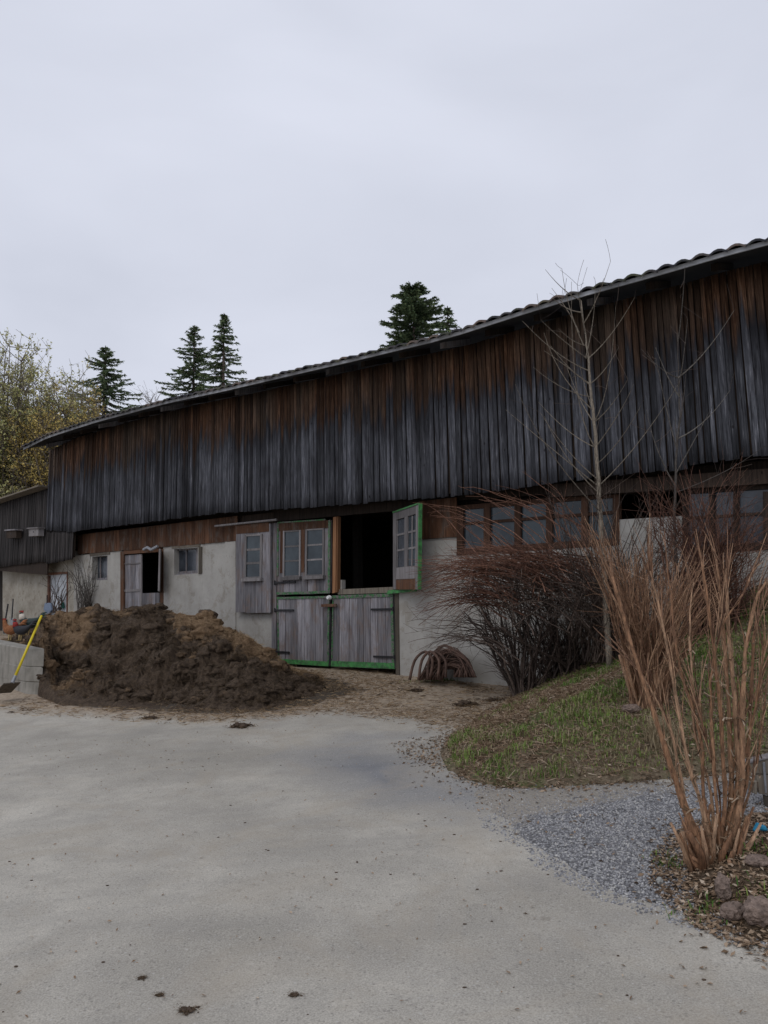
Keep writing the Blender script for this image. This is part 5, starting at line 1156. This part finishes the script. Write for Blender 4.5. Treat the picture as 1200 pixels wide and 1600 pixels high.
spruce('broad spruce left of the slender pointed one behind the roof', 304, 508, 42, 50, 100, 4, .3, round_=.2)
spruce('slender pointed spruce, tallest of the pair behind the roof', 350, 489, 40, 38, 100, 5, .45)
spruce('round topped dark fir rising above the middle of the roof', 645, 449, 38, 50, 58, 6, .1, dens=1.9, round_=1.1)
spruce('small conifer tip just right of the round topped fir', 699, 478, 37, 20, 42, 8, .3)
def broadleaf(name, label, bx, topy_, Y, halfw, H0, leafm, seed, nl=26000, ls=.05, spread=1.0, nbr=70, group=None, barkm='pale_bark', crown_low=0):
    random.seed(seed); base = Vector((at(bx, 700, Y).x, Y, 1.0)); top = at(bx, topy_, Y); H = top.z-1.0; Rw = halfw*Y/1200
    o = empty(name, base); tag(o, label, 'tree', group)
    mb = MB(); q = base+Vector((.2,0,H*.35)); mb.tube([base, base+Vector((.1,0,H*.18)), q, base+Vector((0,.1,H*.6))], [.24, .19, .14, .06], 8); mb.build('trunk', M[barkm], o, smooth=True)
    a_, b_, c_ = [], [], []
    for i in range(nbr):
        az = random.uniform(0, 6.283); z0_ = random.uniform(.12, .5)*H; rr_ = math.sqrt(random.random())*Rw; zt_ = z0_ + (H-z0_)*random.uniform(.3, 1)**.6*(1-.4*(rr_/Rw)**2)
        p0 = base+Vector((.1,0,z0_)); p2 = base+Vector((math.cos(az)*rr_, math.sin(az)*rr_, zt_)); a_.append(list(p0)); c_.append(list(p2)); b_.append([p0.x*.35+p2.x*.65, p0.y*.35+p2.y*.65, p0.z*.65+p2.z*.35])
    P = bez(np.array(a_), np.array(b_), np.array(c_), 9); t = np.linspace(0,1,9)[None,:]; V, Fc, A = tubes(P, (.055*(1-t)+.012)*np.ones((nbr,1)), 5); bb = Bulk(); bb.add(V, Fc, A)
    m = nbr*16; pi = rng.integers(0, nbr, m); ki = rng.integers(3, 9, m); q0 = P[pi, ki]; d = rng.normal(size=(m,3))*.55+np.array([0,0,.75]); d /= np.linalg.norm(d,axis=1,keepdims=True); l_ = rng.uniform(.4,1.4,(m,1))*spread
    P2 = bez(q0, q0+d*l_*.5+rng.normal(size=(m,3))*.08, q0+d*l_, 5); V, Fc, A = tubes(P2, (.014*(1-np.linspace(0,1,5))+.005)[None,:]*np.ones((m,1)), 3); bb.add(V, Fc, A)
    m3 = m*5; pi = rng.integers(0, m, m3); ki = rng.integers(1, 5, m3); q0 = P2[pi, ki]; d = rng.normal(size=(m3,3))*.6+np.array([0,0,.5]); d /= np.linalg.norm(d,axis=1,keepdims=True); l_ = rng.uniform(.15,.6,(m3,1))*spread
    P3 = bez(q0, q0+d*l_*.5, q0+d*l_, 4); V, Fc, A = tubes(P3, np.full((m3,4), .0055), 3); bb.add(V, Fc, A); bb.build('branch', M[barkm], o)
    if nl:
        pi = rng.integers(0, m3, nl); ki = rng.integers(0, 4, nl); dens = fbm(P3[pi,ki][:,0], P3[pi,ki][:,2], seed, .8, 3); kp = rng.random(nl) < np.clip(.65+dens*2.5, .15, 1); Q = P3[pi, ki][kp]+rng.normal(size=(kp.sum(),3))*.05; m = len(Q)
        a = rng.normal(size=(m,3)); a /= np.linalg.norm(a,axis=1,keepdims=True); b = np.cross(a, rng.normal(size=(m,3))); b /= np.linalg.norm(b,axis=1,keepdims=True); s_ = ls*rng.uniform(.5,1.4,(m,1))
        V = np.stack([Q-a*s_, Q+b*s_*.5, Q+a*s_, Q-b*s_*.5], 1); npmesh('crown', V.reshape(-1,3), np.arange(m)[:,None]*4+np.array([[0,1,2,3]]), M[leafm], o, attrs={'rnd': np.repeat(rng.random(m), 4)})
    return o
broadleaf('leafing_tree', 'tall loose tree with fresh yellow green leaves at the left picture edge', 10, 545, 27, 150, 0, 'young', 11, nl=90000, ls=.05, nbr=120)
broadleaf('leafing_tree', 'lower bushy tree with warm yellow buds in front of the leftmost conifer', 120, 622, 26, 85, 0, 'yellow', 12, nl=60000, ls=.042, nbr=90)
broadleaf('leafing_tree', 'pale green tree between the edge tree and the yellow budded one, above the shed roof', 75, 583, 30, 85, 0, 'young', 13, nl=50000, ls=.05, nbr=90)
broadleaf('bare_tree', 'small leafless tree top peeping over the roof between the conifers', 240, 604, 36, 28, 0, 'young', 14, nl=0, nbr=24)
for i, (x, y, Y) in enumerate(((-60, 600, 34), (-150, 560, 36))): broadleaf('leafing_tree', 'tree beyond the left picture edge', x, y, Y, 90, 0, 'young', 20+i, nl=9000, nbr=40, group='trees left of the farm') if False else None
for o in bpy.data.objects:
    if '_b' in o: del o['_b']
